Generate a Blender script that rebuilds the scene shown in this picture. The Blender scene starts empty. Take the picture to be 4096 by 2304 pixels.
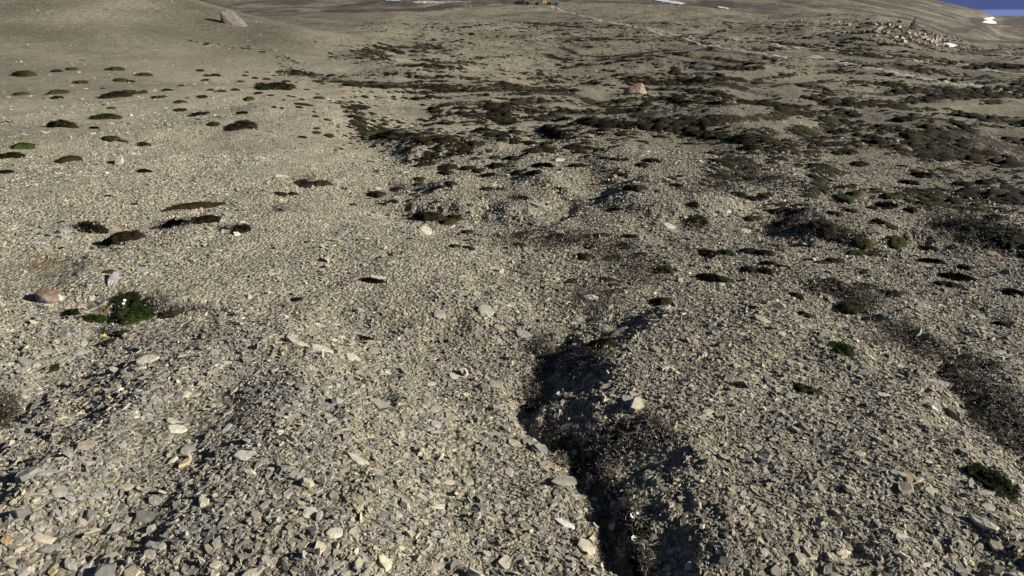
import bpy, math, random
import numpy as np
from math import sin, cos, tan, atan, atan2, radians, sqrt, pi

C = bpy.context.scene.collection
rng = np.random.default_rng(7)
random.seed(7)

# ------------------------------------------------------------------ camera, world, sun, exposure
PW, PH, F = 4096.0, 2304.0, 2718.0
HZ, CAMZ = 75.0, 1.6
TH = atan((PH / 2 - HZ) / F)
cam = bpy.data.cameras.new('camera')
cam.sensor_width = 36.0
cam.lens = 36.0 * F / PW
cam.clip_start, cam.clip_end = 0.05, 20000
co = bpy.data.objects.new('camera', cam); C.objects.link(co)
co.location = (0, 0, CAMZ); co.rotation_euler = (pi / 2 - TH, 0, 0)
bpy.context.scene.camera = co

SUN_EL, SUN_AZ = radians(22), radians(98)     # azimuth clockwise from +Y (the view): right, slightly behind
sdir = np.array([sin(SUN_AZ) * cos(SUN_EL), cos(SUN_AZ) * cos(SUN_EL), sin(SUN_EL)])
w = bpy.data.worlds.new('World'); bpy.context.scene.world = w; w.use_nodes = True
nt = w.node_tree; bg = nt.nodes['Background']
sky = nt.nodes.new('ShaderNodeTexSky'); sky.sky_type = 'NISHITA'; sky.sun_disc = False
sky.sun_elevation = SUN_EL; sky.sun_rotation = SUN_AZ
sky.air_density = 1.0; sky.dust_density = 0.2; sky.ozone_density = 4.0; sky.altitude = 600
tint = nt.nodes.new('ShaderNodeMix'); tint.data_type = 'RGBA'; tint.blend_type = 'MULTIPLY'
tint.inputs['Factor'].default_value = 1.0
tint.inputs['B'].default_value = (0.62, 0.62, 0.92, 1)
nt.links.new(sky.outputs['Color'], tint.inputs['A'])
tcs = nt.nodes.new('ShaderNodeTexCoord'); sxs = nt.nodes.new('ShaderNodeSeparateXYZ'); nt.links.new(tcs.outputs['Generated'], sxs.inputs[0])
mrs = nt.nodes.new('ShaderNodeMapRange'); mrs.inputs['From Min'].default_value = 0.08; mrs.inputs['From Max'].default_value = 0.45
nt.links.new(sxs.outputs['Z'], mrs.inputs['Value'])
tg_ = nt.nodes.new('ShaderNodeMix'); tg_.data_type = 'RGBA'        # polarised deep blue near the horizon, thin clear air overhead
tg_.inputs['A'].default_value = (0.165, 0.20, 0.66, 1); tg_.inputs['B'].default_value = (0.62, 0.52, 0.42, 1)
nt.links.new(mrs.outputs[0], tg_.inputs['Factor']); nt.links.new(tg_.outputs['Result'], tint.inputs['B'])
# thin pale cloud bank low on the horizon
tc = nt.nodes.new('ShaderNodeTexCoord'); sx = nt.nodes.new('ShaderNodeSeparateXYZ')
nt.links.new(tc.outputs['Generated'], sx.inputs[0])
ns = nt.nodes.new('ShaderNodeTexNoise'); ns.inputs['Scale'].default_value = 4.0; ns.inputs['Detail'].default_value = 6
mpw = nt.nodes.new('ShaderNodeMapping'); mpw.inputs['Scale'].default_value = (1, 1, 12)
nt.links.new(tc.outputs['Generated'], mpw.inputs[0]); nt.links.new(mpw.outputs[0], ns.inputs['Vector'])
ad = nt.nodes.new('ShaderNodeMath'); ad.operation = 'MULTIPLY_ADD'; ad.inputs[1].default_value = 0.006
nt.links.new(ns.outputs['Fac'], ad.inputs[0]); nt.links.new(sx.outputs['Z'], ad.inputs[2])
mr = nt.nodes.new('ShaderNodeMapRange'); mr.inputs['From Min'].default_value = 0.0115; mr.inputs['From Max'].default_value = 0.0135
mr.inputs['To Min'].default_value = 0.75; mr.inputs['To Max'].default_value = 0.0
nt.links.new(ad.outputs[0], mr.inputs['Value'])
cm = nt.nodes.new('ShaderNodeMix'); cm.data_type = 'RGBA'
cm.inputs['B'].default_value = (2.6, 3.3, 6.9, 1)
nt.links.new(mr.outputs[0], cm.inputs['Factor']); nt.links.new(tint.outputs['Result'], cm.inputs['A'])
nt.links.new(cm.outputs['Result'], bg.inputs['Color'])
bg.inputs['Strength'].default_value = 0.05

sl = bpy.data.lights.new('sun', 'SUN'); sl.energy = 5.0; sl.angle = radians(0.5); sl.color = (1.0, 0.945, 0.84)
so = bpy.data.objects.new('sun', sl); C.objects.link(so)
from mathutils import Vector, Matrix
so.rotation_euler = Vector(sdir).to_track_quat('Z', 'Y').to_euler()
vs = bpy.context.scene.view_settings
vs.view_transform = 'Standard'; vs.look = 'None'; vs.gamma = 1.0; vs.exposure = 0.74

# ------------------------------------------------------------------ numpy noise
def _h(ix, iy, seed):
    n = (ix.astype(np.int64) * 374761393 + iy.astype(np.int64) * 668265263 + seed * 1442695041) & 0xffffffff
    n = ((n ^ (n >> 13)) * 1274126177) & 0xffffffff
    return ((n ^ (n >> 16)) & 0xffff) / 65535.0
def vn(x, y, seed=0):
    x = np.asarray(x, float); y = np.asarray(y, float)
    ix, iy = np.floor(x), np.floor(y); fx, fy = x - ix, y - iy
    fx = fx * fx * fx * (fx * (fx * 6 - 15) + 10); fy = fy * fy * fy * (fy * (fy * 6 - 15) + 10)
    a, b = _h(ix, iy, seed), _h(ix + 1, iy, seed); c, d = _h(ix, iy + 1, seed), _h(ix + 1, iy + 1, seed)
    return (a + (b - a) * fx) * (1 - fy) + (c + (d - c) * fx) * fy - 0.5
def fbm(x, y, seed=0, oct=4, gain=0.5):
    s, a = 0.0, 1.0
    for i in range(oct):
        s = s + a * vn(x * 2 ** i + 17.3 * i, y * 2 ** i - 9.1 * i, seed + i); a *= gain
    return s
def sst(t):
    t = np.clip(t, 0, 1); return t * t * (3 - 2 * t)

# ------------------------------------------------------------------ the lie of the land
def px_e(px, py):          # tangent of the elevation and azimuth of a line of sight
    u = (px - PW / 2) / F; v = (PH / 2 - py) / F
    fw = cos(TH) + v * sin(TH)
    return (-sin(TH) + v * cos(TH)) / np.sqrt(u * u + fw * fw), np.arctan2(u, fw)
CR = np.array([  # crest of the plateau: column, row, distance
    (-2500, 66, 150), (0, 66, 150), (900, 60, 150), (1400, 46, 165), (1650, 40, 165), (1900, 27, 160), (2200, 19, 158), (2500, 24, 145), (2750, 32, 130),
    (3000, 57, 108), (3230, 66, 92), (3500, 80, 80), (3640, 103, 74), (3720, 130, 70), (3840, 180, 66), (4096, 214, 62), (5500, 300, 55)], float)
ce, ca = px_e(CR[:, 0], CR[:, 1])
SK = np.array([  # skyline of the far hills: column, row at 900 m
    (-2500, -60), (600, -50), (1400, -40), (2300, -130), (3000, -160), (3400, -78), (3600, -30), (3740, -1), (3830, 19), (3930, 47), (3962, 60), (4010, 92), (4096, 108), (5500, 140)], float)
ske, ska = px_e(SK[:, 0], SK[:, 1])
def H0(x, y):
    r = np.hypot(x, y) + 1e-6; az = np.arctan2(x, np.maximum(y, -1e9))
    az = np.clip(az, -1.2, 1.2)
    rc = np.interp(az, ca, CR[:, 2]); ec = np.interp(az, ca, ce); es = np.interp(az, ska, ske)
    fbk = sst((np.abs(np.arctan2(x, y)) - 1.0) / 0.5)          # behind and beside the camera the land is plain
    zc = CAMZ + rc * ec
    z = zc * sst((r - 22) / (rc - 22))
    # beyond the crest: a dip, then the far slopes
    ev = ec - 0.020
    t = np.clip((r - rc) / (rc * 0.8), 0, 1)
    e1 = ec + (ev - ec) * sst(t)
    lt = np.clip((np.log(r) - np.log(rc * 1.8)) / (np.log(900) - np.log(rc * 1.8)), 0, 1)
    e2 = e1 + (es - ev) * np.where(r > rc * 1.8, lt ** 1.35, 0)
    e3 = np.where(r > 900, e2 + (px_e(4096, 64.0)[0] - e2) * sst((r - 900) / 1500), e2)
    z = np.where(r > rc, CAMZ + r * np.where(r > 900, np.minimum(e3, np.maximum(e2, e3)), e2), z)
    z = z * (1 - fbk)
    # the hill on the left: a ridge running up and away
    s = (x + 4.4) * -0.80 + (y - 24.0) * 0.60; tt = (x + 4.4) * 0.60 + (y - 24.0) * 0.80
    rh = np.interp(s, [-6, -1, 0, 4, 8, 14, 20, 30, 45], [0, 0, 0.12, 0.50, 1.02, 2.05, 3.3, 6.0, 10.0])
    sh = np.where(tt < 0, np.exp(-(tt / 17.0) ** 2), np.exp(-(tt / 9.0) ** 2))
    z = z + rh * sh * (r < 140)
    z = z + 0.045 * np.clip(-x - 1.2 - 0.05 * y, 0, 12) * np.exp(-(r / 22) ** 2)
    return z

def dirs(px, py):
    u = (np.asarray(px, float) - PW / 2) / F; v = (PH / 2 - np.asarray(py, float)) / F
    d = np.stack([u, cos(TH) + v * sin(TH), -sin(TH) + v * cos(TH)], -1)
    return d / np.linalg.norm(d, axis=-1, keepdims=True)
def cast(px, py, Hf):
    d = dirs(np.atleast_1d(px), np.atleast_1d(py)); n = len(d)
    t = np.full(n, 0.9); prev = t.copy(); done = np.zeros(n, bool); lo = t.copy(); hi = np.full(n, 4000.0)
    while (~done).any() and t.min() < 4500:
        prev = t; t = t * 1.018
        p = d * t[:, None]
        hit = (~done) & (p[:, 2] + CAMZ < Hf(p[:, 0], p[:, 1]))
        lo[hit] = prev[hit]; hi[hit] = t[hit]; done |= hit
        if t[0] > 4500: break
    for _ in range(14):
        m = (lo + hi) / 2; p = d * m[:, None]
        b = p[:, 2] + CAMZ < Hf(p[:, 0], p[:, 1])
        hi = np.where(b, m, hi); lo = np.where(b, lo, m)
    p = d * hi[:, None]
    return p[:, 0], p[:, 1], done
def wpoly(pts):
    a = np.array(pts, float); x, y, _ = cast(a[:, 0], a[:, 1], H0); return np.stack([x, y], 1)
def seg_d(x, y, pl, closed=False):
    best = np.full(np.shape(x), 1e9); par = np.zeros(np.shape(x)); n = len(pl)
    for i in range(n if closed else n - 1):
        a, b = pl[i], pl[(i + 1) % n]; ab = b - a; L = ab @ ab
        t = np.clip(((x - a[0]) * ab[0] + (y - a[1]) * ab[1]) / L, 0, 1)
        d = np.hypot(x - a[0] - t * ab[0], y - a[1] - t * ab[1])
        m = d < best; best = np.where(m, d, best); par = np.where(m, (i + t) / max(n - 1, 1), par)
    return best, par
def inside(x, y, pl):
    c = np.zeros(np.shape(x), bool); n = len(pl)
    for i in range(n):
        (x1, y1), (x2, y2) = pl[i], pl[(i + 1) % n]
        if y1 == y2: continue
        c ^= ((y1 > y) != (y2 > y)) & (x < (x2 - x1) * (y - y1) / (y2 - y1) + x1)
    return c
# solifluction lobes: edge polygons drawn on the land, height, width of the edge
LOBES = [
 (wpoly([(-600, 2150), (-150, 1830), (100, 1640), (300, 1510), (470, 1410), (640, 1335), (800, 1275), (1000, 1240), (1250, 1240), (1500, 1330), (1700, 1500), (1900, 1800), (2000, 2300), (1900, 2900), (-900, 2900)]), 0.13, 0.60),
 (wpoly([(620, 1310), (400, 1250), (235, 1210), (205, 1110), (300, 1030), (450, 975), (620, 925), (800, 880), (1050, 850), (1500, 830), (2000, 1000), (2150, 1300), (1900, 1350), (1200, 1320)]), 0.065, 0.34),
 (wpoly([(2620, 2700), (2540, 2304), (2480, 2080), (2390, 1930), (2290, 1740), (2220, 1600), (2190, 1490), (2250, 1390), (2380, 1300), (2600, 1230), (3000, 1200), (3350, 1320), (3650, 1480), (3850, 1600), (4000, 1750), (4300, 2000), (4700, 2600)]), 0.11, 0.42),
 (wpoly([(3130, 960), (3080, 900), (3110, 840), (3260, 810), (3500, 830), (3700, 900), (3900, 960), (3700, 1010), (3400, 1000)]), 0.14, 0.45),
 (wpoly([(3680, 960), (3640, 900), (3750, 840), (4000, 830), (4500, 860), (4800, 980), (4300, 1060), (3900, 1010)]), 0.17, 0.65),
 (wpoly([(2400, 830), (2390, 780), (2480, 735), (2700, 740), (2950, 790), (3000, 850), (2850, 930), (2600, 920)]), 0.11, 0.45),
 (wpoly([(1500, 800), (1620, 740), (1800, 700), (2050, 690), (2300, 720), (2350, 800), (2200, 880), (1900, 860), (1650, 850)]), 0.11, 0.45),
 (wpoly([(2440, 470), (2400, 430), (2550, 405), (2900, 440), (3200, 500), (3500, 600), (3300, 660), (3000, 640), (2700, 560)]), 0.10, 1.3),
 (wpoly([(3080, 430), (3250, 400), (3600, 440), (4000, 520), (4300, 620), (4100, 640), (3600, 560), (3300, 500)]), 0.10, 1.5),
 (wpoly([(1440, 560), (1480, 520), (1750, 490), (2100, 500), (2150, 560), (1900, 620), (1600, 620)]), 0.14, 0.6),
]
GULL = [  # gullies: line on the land, depth at both ends, half width
 (wpoly([(2600, 2600), (2500, 2304), (2420, 2100), (2360, 1960), (2250, 1780), (2170, 1620), (2150, 1500), (2190, 1390), (2300, 1280), (2440, 1180), (2560, 1080)]), 0.085, 0.0, 0.055),
 (wpoly([(4500, 2150), (4100, 1850), (3930, 1640), (3800, 1500), (3600, 1360), (3420, 1270), (3300, 1180)]), 0.05, 0.03, 0.2),
 (wpoly([(-100, 1760), (60, 1640), (210, 1500), (330, 1390), (450, 1300), (640, 1240)]), 0.03, 0.02, 0.10),
 (wpoly([(850, 1700), (800, 1800), (620, 2050), (450, 2304)]), 0.02, 0.04, 0.12),
]
def lobes(x, y):
    z = np.zeros(np.shape(x)); r = np.hypot(x, y); m = (r < 45) & (y > -1)
    if not m.any(): return z
    xx, yy = x[m], y[m]; acc = np.zeros(len(xx))
    wx = xx + 0.15 * fbm(xx * 3.6, yy * 3.6, 31, 5, .6); wy = yy + 0.15 * fbm(xx * 3.6, yy * 3.6, 37, 5, .6)
    for pl, h, wd in LOBES:
        lo, hi = pl.min(0) - 1.5, pl.max(0) + 1.5
        k = (wx > lo[0]) & (wx < hi[0]) & (wy > lo[1]) & (wy < hi[1])
        if not k.any(): continue
        d, _ = seg_d(wx[k], wy[k], pl, True); ins = inside(wx[k], wy[k], pl)
        acc[k] += h * sst(0.15 + np.where(ins, d, -d) / wd * 0.85)
    for pl, d0, d1, wd in GULL:
        lo, hi = pl.min(0) - .6, pl.max(0) + .6
        k = (wx > lo[0]) & (wx < hi[0]) & (wy > lo[1]) & (wy < hi[1])
        if not k.any(): continue
        d, t = seg_d(wx[k], wy[k], pl); acc[k] -= (d0 + (d1 - d0) * t) * np.exp(-(d / wd) ** 2)
    z[m] = acc
    return z
def terrace(x, y):         # creeping soil builds low steps with curved fronts
    wx = x + 0.9 * fbm(x * .35, y * .35, 303, 3); wy = y + 0.9 * fbm(x * .35, y * .35, 307, 3)
    a = wx * 0.86 + wy * 0.5; b = -wx * 0.5 + wy * 0.86
    q = 7.5 * fbm(b * 0.15, a * 0.12, 301, 3, .45); k = np.floor(q); t = q - k
    return k + sst(t / 0.34) * 0.75 + t * 0.25, np.exp(-((t - 0.15) / 0.14) ** 2)
def H(x, y):
    x = np.asarray(x, float); y = np.asarray(y, float); sh = x.shape
    x = np.atleast_1d(x).ravel(); y = np.atleast_1d(y).ravel()
    r = np.hypot(x, y)
    z = H0(x, y) + lobes(x, y)
    a = x * 0.86 + y * 0.5; b = -x * 0.5 + y * 0.86
    hl = sst((-x - 2 - 0.12 * y) / 5)                      # the left hill is smooth
    far = sst((r - 200) / 300)
    tz, _ = terrace(x, y); z = z + 0.085 * tz * sst((r - 3.2) / 4) * (1 - sst((r - 50) / 50)) * (1 - hl) * sst((px_of(x, y) - 900) / 700)
    z = z + (0.065 * fbm(x * 0.95, y * 0.6, 3, 3) * (1 - 0.6 * hl)
             + 0.34 * sst((r - 3) / 9) * fbm(b * 0.30, a * 0.20, 5, 3) * (1 - 0.8 * hl)
             + 0.62 * sst((r - 14) / 40) * fbm(b * 0.085, a * 0.06, 9, 5, .55) * (1 - 0.85 * hl * (r < 45))
             + 14.0 * sst((r - 260) / 700) * np.where(r < 1500, 1, 0.5) * (fbm(x * 0.0045 + 3, y * 0.004, 21, 5, 0.5)) * sst((3900 - px_of(x, y)) / 700))
    z = z + 0.016 * fbm(x * 5, y * 5, 15, 3) * (r < 20)
    return z.reshape(sh)
def px_of(x, y):
    return PW / 2 + F * (x / np.maximum(y, 0.5)) / cos(TH) * 1.0
GR = {}
def Hg(x, y):              # the finished ground sheet, read back by interpolation
    x = np.asarray(x, float); y = np.asarray(y, float); r = np.hypot(x, y); a = np.arctan2(x, y)
    fi = np.interp(r, GR['r'], GR['ri']); fj = np.interp(a, GR['a'], GR['ai'])
    i = np.minimum(fi.astype(int), len(GR['r']) - 2); j = np.minimum(fj.astype(int), len(GR['a']) - 2); u, v = fi - i, fj - j; Z = GR['z']
    return (Z[i, j] * (1 - v) + Z[i, j + 1] * v) * (1 - u) + (Z[i + 1, j] * (1 - v) + Z[i + 1, j + 1] * v) * u
def pt(px, py):
    x, y, ok = cast(px, py, Hg); return x, y, Hg(x, y), ok
def normal(x, y, e=0.02):
    x = np.asarray(x, float); y = np.asarray(y, float)
    e = np.maximum(e, np.hypot(x, y) * 0.004)
    gx = (Hg(x + e, y) - Hg(x - e, y)) / (2 * e); gy = (Hg(x, y + e) - Hg(x, y - e)) / (2 * e)
    n = np.stack([-gx, -gy, np.ones_like(gx)], -1); return n / np.linalg.norm(n, axis=-1, keepdims=True)

# ------------------------------------------------------------------ materials
def mat(name):
    m = bpy.data.materials.new(name); m.use_nodes = True
    return m, m.node_tree.nodes, m.node_tree.links, m.node_tree.nodes['Principled BSDF']
def node(N, t, **kw):
    n = N.new(t)
    for k, v in kw.items():
        if k in n.inputs: n.inputs[k].default_value = v
        else: setattr(n, k, v)
    return n
def ramp(N, L, src, stops):
    r = N.new('ShaderNodeValToRGB'); L.new(src, r.inputs[0]); e = r.color_ramp.elements
    e[0].position, e[0].color = stops[0][0], (*stops[0][1], 1)
    e[1].position, e[1].color = stops[-1][0], (*stops[-1][1], 1)
    for p, c in stops[1:-1]:
        q = e.new(p); q.color = (*c, 1)
    return r.outputs[0]
def mixc(N, L, fac, a, b, blend='MIX'):
    m = N.new('ShaderNodeMix'); m.data_type = 'RGBA'; m.blend_type = blend
    for s, v in (('Factor', fac), ('A', a), ('B', b)):
        if hasattr(v, 'is_linked') or isinstance(v, bpy.types.NodeSocket): L.new(v, m.inputs[s])
        elif s == 'Factor': m.inputs[s].default_value = v
        else: m.inputs[s].default_value = (*v, 1)
    return m.outputs['Result']
def mth(N, L, op, a, b=0.0, c=0.0):
    m = N.new('ShaderNodeMath'); m.operation = op
    for i, v in enumerate((a, b, c)):
        if isinstance(v, bpy.types.NodeSocket): L.new(v, m.inputs[i])
        else: m.inputs[i].default_value = v
    return m.outputs[0]

def ground_mat():
    m, N, L, P = mat('scree_soil')
    g = node(N, 'ShaderNodeNewGeometry'); pos = g.outputs['Position']
    def noise(s, d=4, r=0.6):
        n = node(N, 'ShaderNodeTexNoise', Scale=s, Detail=d, Roughness=r); L.new(pos, n.inputs['Vector']); return n.outputs['Fac']
    def vor(s, feat='F1', rnd=1.0):
        n = node(N, 'ShaderNodeTexVoronoi', Scale=s, Randomness=rnd); n.feature = feat
        L.new(pos, n.inputs['Vector']); return n
    soil = ramp(N, L, noise(3.0, 8), [(0.3, (0.33, 0.285, 0.205)), (0.5, (0.43, 0.385, 0.285)), (0.7, (0.53, 0.48, 0.36))])
    v1 = vor(85.0); v2 = vor(42.0); v3 = vor(9.0)
    def grain(v, stops):
        s = N.new('ShaderNodeSeparateColor'); L.new(v.outputs['Color'], s.inputs[0])
        return ramp(N, L, s.outputs[0], stops), s.outputs[1]
    c1, k1 = grain(v1, [(0.0, (0.12, 0.11, 0.09)), (0.3, (0.30, 0.27, 0.21)), (0.7, (0.46, 0.42, 0.33)), (1.0, (0.62, 0.58, 0.48))])
    c2, k2 = grain(v2, [(0.0, (0.08, 0.075, 0.06)), (0.35, (0.27, 0.25, 0.20)), (0.75, (0.42, 0.39, 0.31)), (1.0, (0.60, 0.57, 0.48))])
    c3, k3 = grain(v3, [(0.0, (0.07, 0.065, 0.05)), (0.4, (0.30, 0.27, 0.21)), (1.0, (0.50, 0.47, 0.37))])
    grn = node(N, 'ShaderNodeAttribute', attribute_name='grain'); gf = grn.outputs['Fac']
    col = mixc(N, L, mth(N, L, 'MULTIPLY', mth(N, L, 'GREATER_THAN', k1, 0.35), 0.65), soil, c1)
    col = mixc(N, L, mth(N, L, 'MULTIPLY', mth(N, L, 'GREATER_THAN', k2, 0.55), gf), col, c2)
    far = node(N, 'ShaderNodeAttribute', attribute_name='far').outputs['Fac']
    col = mixc(N, L, mth(N, L, 'MULTIPLY', mth(N, L, 'GREATER_THAN', k3, 0.6), mth(N, L, 'MULTIPLY', far, 0.55)), col, c3)
    soil_shade = node(N, 'ShaderNodeAttribute', attribute_name='soil_and_shade').outputs['Fac']
    col = mixc(N, L, soil_shade, col, ramp(N, L, noise(40.0, 5, 0.7), [(0.35, (0.055, 0.048, 0.034)), (0.6, (0.13, 0.115, 0.083)), (0.75, (0.24, 0.215, 0.16))]))  # brown and grey soil tones, plus shade of gaps and lobe flank painted in
    # broad bands of paler and browner debris
    fl1 = ramp(N, L, noise(26.0, 7, 0.8), [(0.34, (0.38, 0.37, 0.35)), (0.46, (1, 1, 1)), (0.60, (1, 1, 1)), (0.70, (1.3, 1.28, 1.22))])
    col = mixc(N, L, 1.0, col, fl1, 'MULTIPLY')
    fl2 = ramp(N, L, noise(4.5, 9, 0.78), [(0.42, (0.28, 0.27, 0.25)), (0.49, (1, 1, 1)), (0.62, (1, 1, 1)), (0.68, (1.35, 1.32, 1.25))])
    col = mixc(N, L, mth(N, L, 'MULTIPLY', far, 0.9), col, mixc(N, L, 1.0, col, fl2, 'MULTIPLY'))
    mpf = node(N, 'ShaderNodeMapping'); mpf.inputs['Scale'].default_value = (0.75, 1.0, 1.0); L.new(pos, mpf.inputs[0])
    nfl = node(N, 'ShaderNodeTexNoise', Scale=1.1, Detail=9, Roughness=0.72); L.new(mpf.outputs[0], nfl.inputs['Vector'])
    flk = node(N, 'ShaderNodeAttribute', attribute_name='fleck').outputs['Fac']
    fk = mth(N, L, 'MULTIPLY', mth(N, L, 'MINIMUM', mth(N, L, 'MAXIMUM', mth(N, L, 'MULTIPLY_ADD', nfl.outputs['Fac'], 16.0, -9.0), 0.0), 1.0), flk)
    col = mixc(N, L, fk, col, (0.040, 0.036, 0.026))
    bd = noise(0.16, 5, 0.65)
    col = mixc(N, L, 1.0, col, ramp(N, L, bd, [(0.3, (0.62, 0.60, 0.57)), (0.5, (0.90, 0.89, 0.87)), (0.72, (1.15, 1.12, 1.06))]), 'MULTIPLY')
    # peat and dead plants lie in the hollows
    pe = node(N, 'ShaderNodeAttribute', attribute_name='peat').outputs['Fac']
    n1 = noise(1.4, 6, 0.7); n2 = noise(9.0, 5, 0.7)
    pv = mth(N, L, 'ADD', mth(N, L, 'MULTIPLY_ADD', n1, 2.6, -1.3), mth(N, L, 'MULTIPLY_ADD', n2, 2.8, -1.4))
    pf = mth(N, L, 'SMOOTH_MIN', 1.0, mth(N, L, 'MAXIMUM', mth(N, L, 'MULTIPLY_ADD', mth(N, L, 'ADD', pv, mth(N, L, 'MULTIPLY_ADD', pe, 1.5, -1.12)), 3.5, 0.3), 0.0), 0.1)
    pf = mth(N, L, 'MULTIPLY', pf, mth(N, L, 'GREATER_THAN', pe, 0.02))
    peat = ramp(N, L, noise(22.0, 5, 0.7), [(0.35, (0.018, 0.015, 0.010)), (0.55, (0.045, 0.038, 0.024)), (0.72, (0.11, 0.095, 0.07))])
    col = mixc(N, L, pf, col, peat)
    # far slopes: darker bands
    dk = node(N, 'ShaderNodeAttribute', attribute_name='dark').outputs['Fac']
    mp = node(N, 'ShaderNodeMapping'); mp.inputs['Scale'].default_value = (0.030, 0.020, 0.03); L.new(pos, mp.inputs[0])
    nf = node(N, 'ShaderNodeTexNoise', Scale=1.0, Detail=9, Roughness=0.68); L.new(mp.outputs[0], nf.inputs['Vector'])
    df = mth(N, L, 'MULTIPLY', mth(N, L, 'MINIMUM', mth(N, L, 'MAXIMUM', mth(N, L, 'MULTIPLY_ADD', nf.outputs['Fac'], 6.0, mth(N, L, 'MULTIPLY_ADD', dk, 5.0, -4.6)), 0.0), 1.0), mth(N, L, 'MINIMUM', mth(N, L, 'MULTIPLY', dk, 4.0), 0.9))
    col = mixc(N, L, df, col, (0.060, 0.055, 0.045))
    mud = node(N, 'ShaderNodeAttribute', attribute_name='mud').outputs['Fac']
    col = mixc(N, L, mud, col, (0.20, 0.155, 0.085))
    L.new(col, P.inputs['Base Color']); P.inputs['Roughness'].default_value = 0.95
    P.inputs['Specular IOR Level'].default_value = 0.2
    h = mth(N, L, 'ADD', mth(N, L, 'MULTIPLY', v1.outputs['Distance'], 0.006), mth(N, L, 'MULTIPLY', v2.outputs['Distance'], mth(N, L, 'MULTIPLY', gf, -0.020)))
    h = mth(N, L, 'ADD', h, mth(N, L, 'MULTIPLY', noise(30.0, 6, 0.75), 0.012))
    h = mth(N, L, 'ADD', h, mth(N, L, 'MULTIPLY', noise(3.2, 9, 0.75), mth(N, L, 'MULTIPLY', far, 0.34)))
    b = node(N, 'ShaderNodeBump', Strength=1.0, Distance=1.0); L.new(h, b.inputs['Height']); L.new(b.outputs[0], P.inputs['Normal'])
    return m
def stone_mat(name='shale', attr=True, tone=(0.34, 0.32, 0.27), sc=1.0):
    m, N, L, P = mat(name)
    g = node(N, 'ShaderNodeTexCoord')
    n = node(N, 'ShaderNodeTexNoise', Scale=38.0 * sc, Detail=6, Roughness=0.65); L.new(g.outputs['Object'], n.inputs['Vector'])
    n2 = node(N, 'ShaderNodeTexNoise', Scale=9.0 * sc, Detail=4, Roughness=0.6); L.new(g.outputs['Object'], n2.inputs['Vector'])
    if attr == 'obj':
        base = node(N, 'ShaderNodeObjectInfo').outputs['Color']
    elif attr:
        base = node(N, 'ShaderNodeAttribute', attribute_name='Col').outputs['Color']
    else:
        rgb = N.new('ShaderNodeRGB'); rgb.outputs[0].default_value = (*tone, 1); base = rgb.outputs[0]
    v = ramp(N, L, n.outputs['Fac'], [(0.3, (0.72, 0.71, 0.70)), (0.5, (1, 1, 1)), (0.7, (1.2, 1.17, 1.1))])
    c = mixc(N, L, 1.0, base, v, 'MULTIPLY')
    v2 = ramp(N, L, n2.outputs['Fac'], [(0.35, (0.82, 0.83, 0.86)), (0.6, (1.08, 1.04, 0.96))])
    c = mixc(N, L, 1.0, c, v2, 'MULTIPLY')
    L.new(c, P.inputs['Base Color']); P.inputs['Roughness'].default_value = 0.8
    P.inputs['Specular IOR Level'].default_value = 0.3
    b = node(N, 'ShaderNodeBump', Strength=0.6, Distance=0.006 / sc); L.new(n.outputs['Fac'], b.inputs['Height']); L.new(b.outputs[0], P.inputs['Normal'])
    return m
def moss_mat(name, tone_from_obj=True):
    m, N, L, P = mat(name)
    g = node(N, 'ShaderNodeTexCoord'); gp = node(N, 'ShaderNodeNewGeometry')
    n = node(N, 'ShaderNodeTexNoise', Scale=26.0, Detail=6, Roughness=0.75); L.new(gp.outputs['Position'], n.inputs['Vector'])
    n2 = node(N, 'ShaderNodeTexNoise', Scale=7.0, Detail=4, Roughness=0.6); L.new(gp.outputs['Position'], n2.inputs['Vector'])
    if tone_from_obj: base = node(N, 'ShaderNodeObjectInfo').outputs['Color']
    else: base = node(N, 'ShaderNodeAttribute', attribute_name='Col').outputs['Color']
    c = mixc(N, L, 1.0, base, ramp(N, L, n.outputs['Fac'], [(0.3, (0.35, 0.33, 0.30)), (0.5, (0.9, 0.9, 0.9)), (0.68, (2.0, 1.85, 1.6))]), 'MULTIPLY')
    c = mixc(N, L, ramp(N, L, n2.outputs['Fac'], [(0.50, (0, 0, 0)), (0.70, (0.6, 0.6, 0.6))]), c, (0.034, 0.022, 0.010))
    L.new(c, P.inputs['Base Color']); P.inputs['Roughness'].default_value = 0.9; P.inputs['Specular IOR Level'].default_value = 0.15
    b = node(N, 'ShaderNodeBump', Strength=1.0, Distance=0.02); L.new(n.outputs['Fac'], b.inputs['Height']); L.new(b.outputs[0], P.inputs['Normal'])
    return m
def plain(name, col, rough=0.85, var=0.3, sc=20.0):
    m, N, L, P = mat(name)
    gp = node(N, 'ShaderNodeNewGeometry')
    n = node(N, 'ShaderNodeTexNoise', Scale=sc, Detail=5, Roughness=0.7); L.new(gp.outputs['Position'], n.inputs['Vector'])
    a = tuple(x * (1 - var) for x in col); b_ = tuple(min(1, x * (1 + var)) for x in col)
    L.new(ramp(N, L, n.outputs['Fac'], [(0.35, a), (0.65, b_)]), P.inputs['Base Color'])
    P.inputs['Roughness'].default_value = rough; P.inputs['Specular IOR Level'].default_value = 0.25
    b = node(N, 'ShaderNodeBump', Strength=0.5, Distance=0.3 / sc); L.new(n.outputs['Fac'], b.inputs['Height']); L.new(b.outputs[0], P.inputs['Normal'])
    return m
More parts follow.
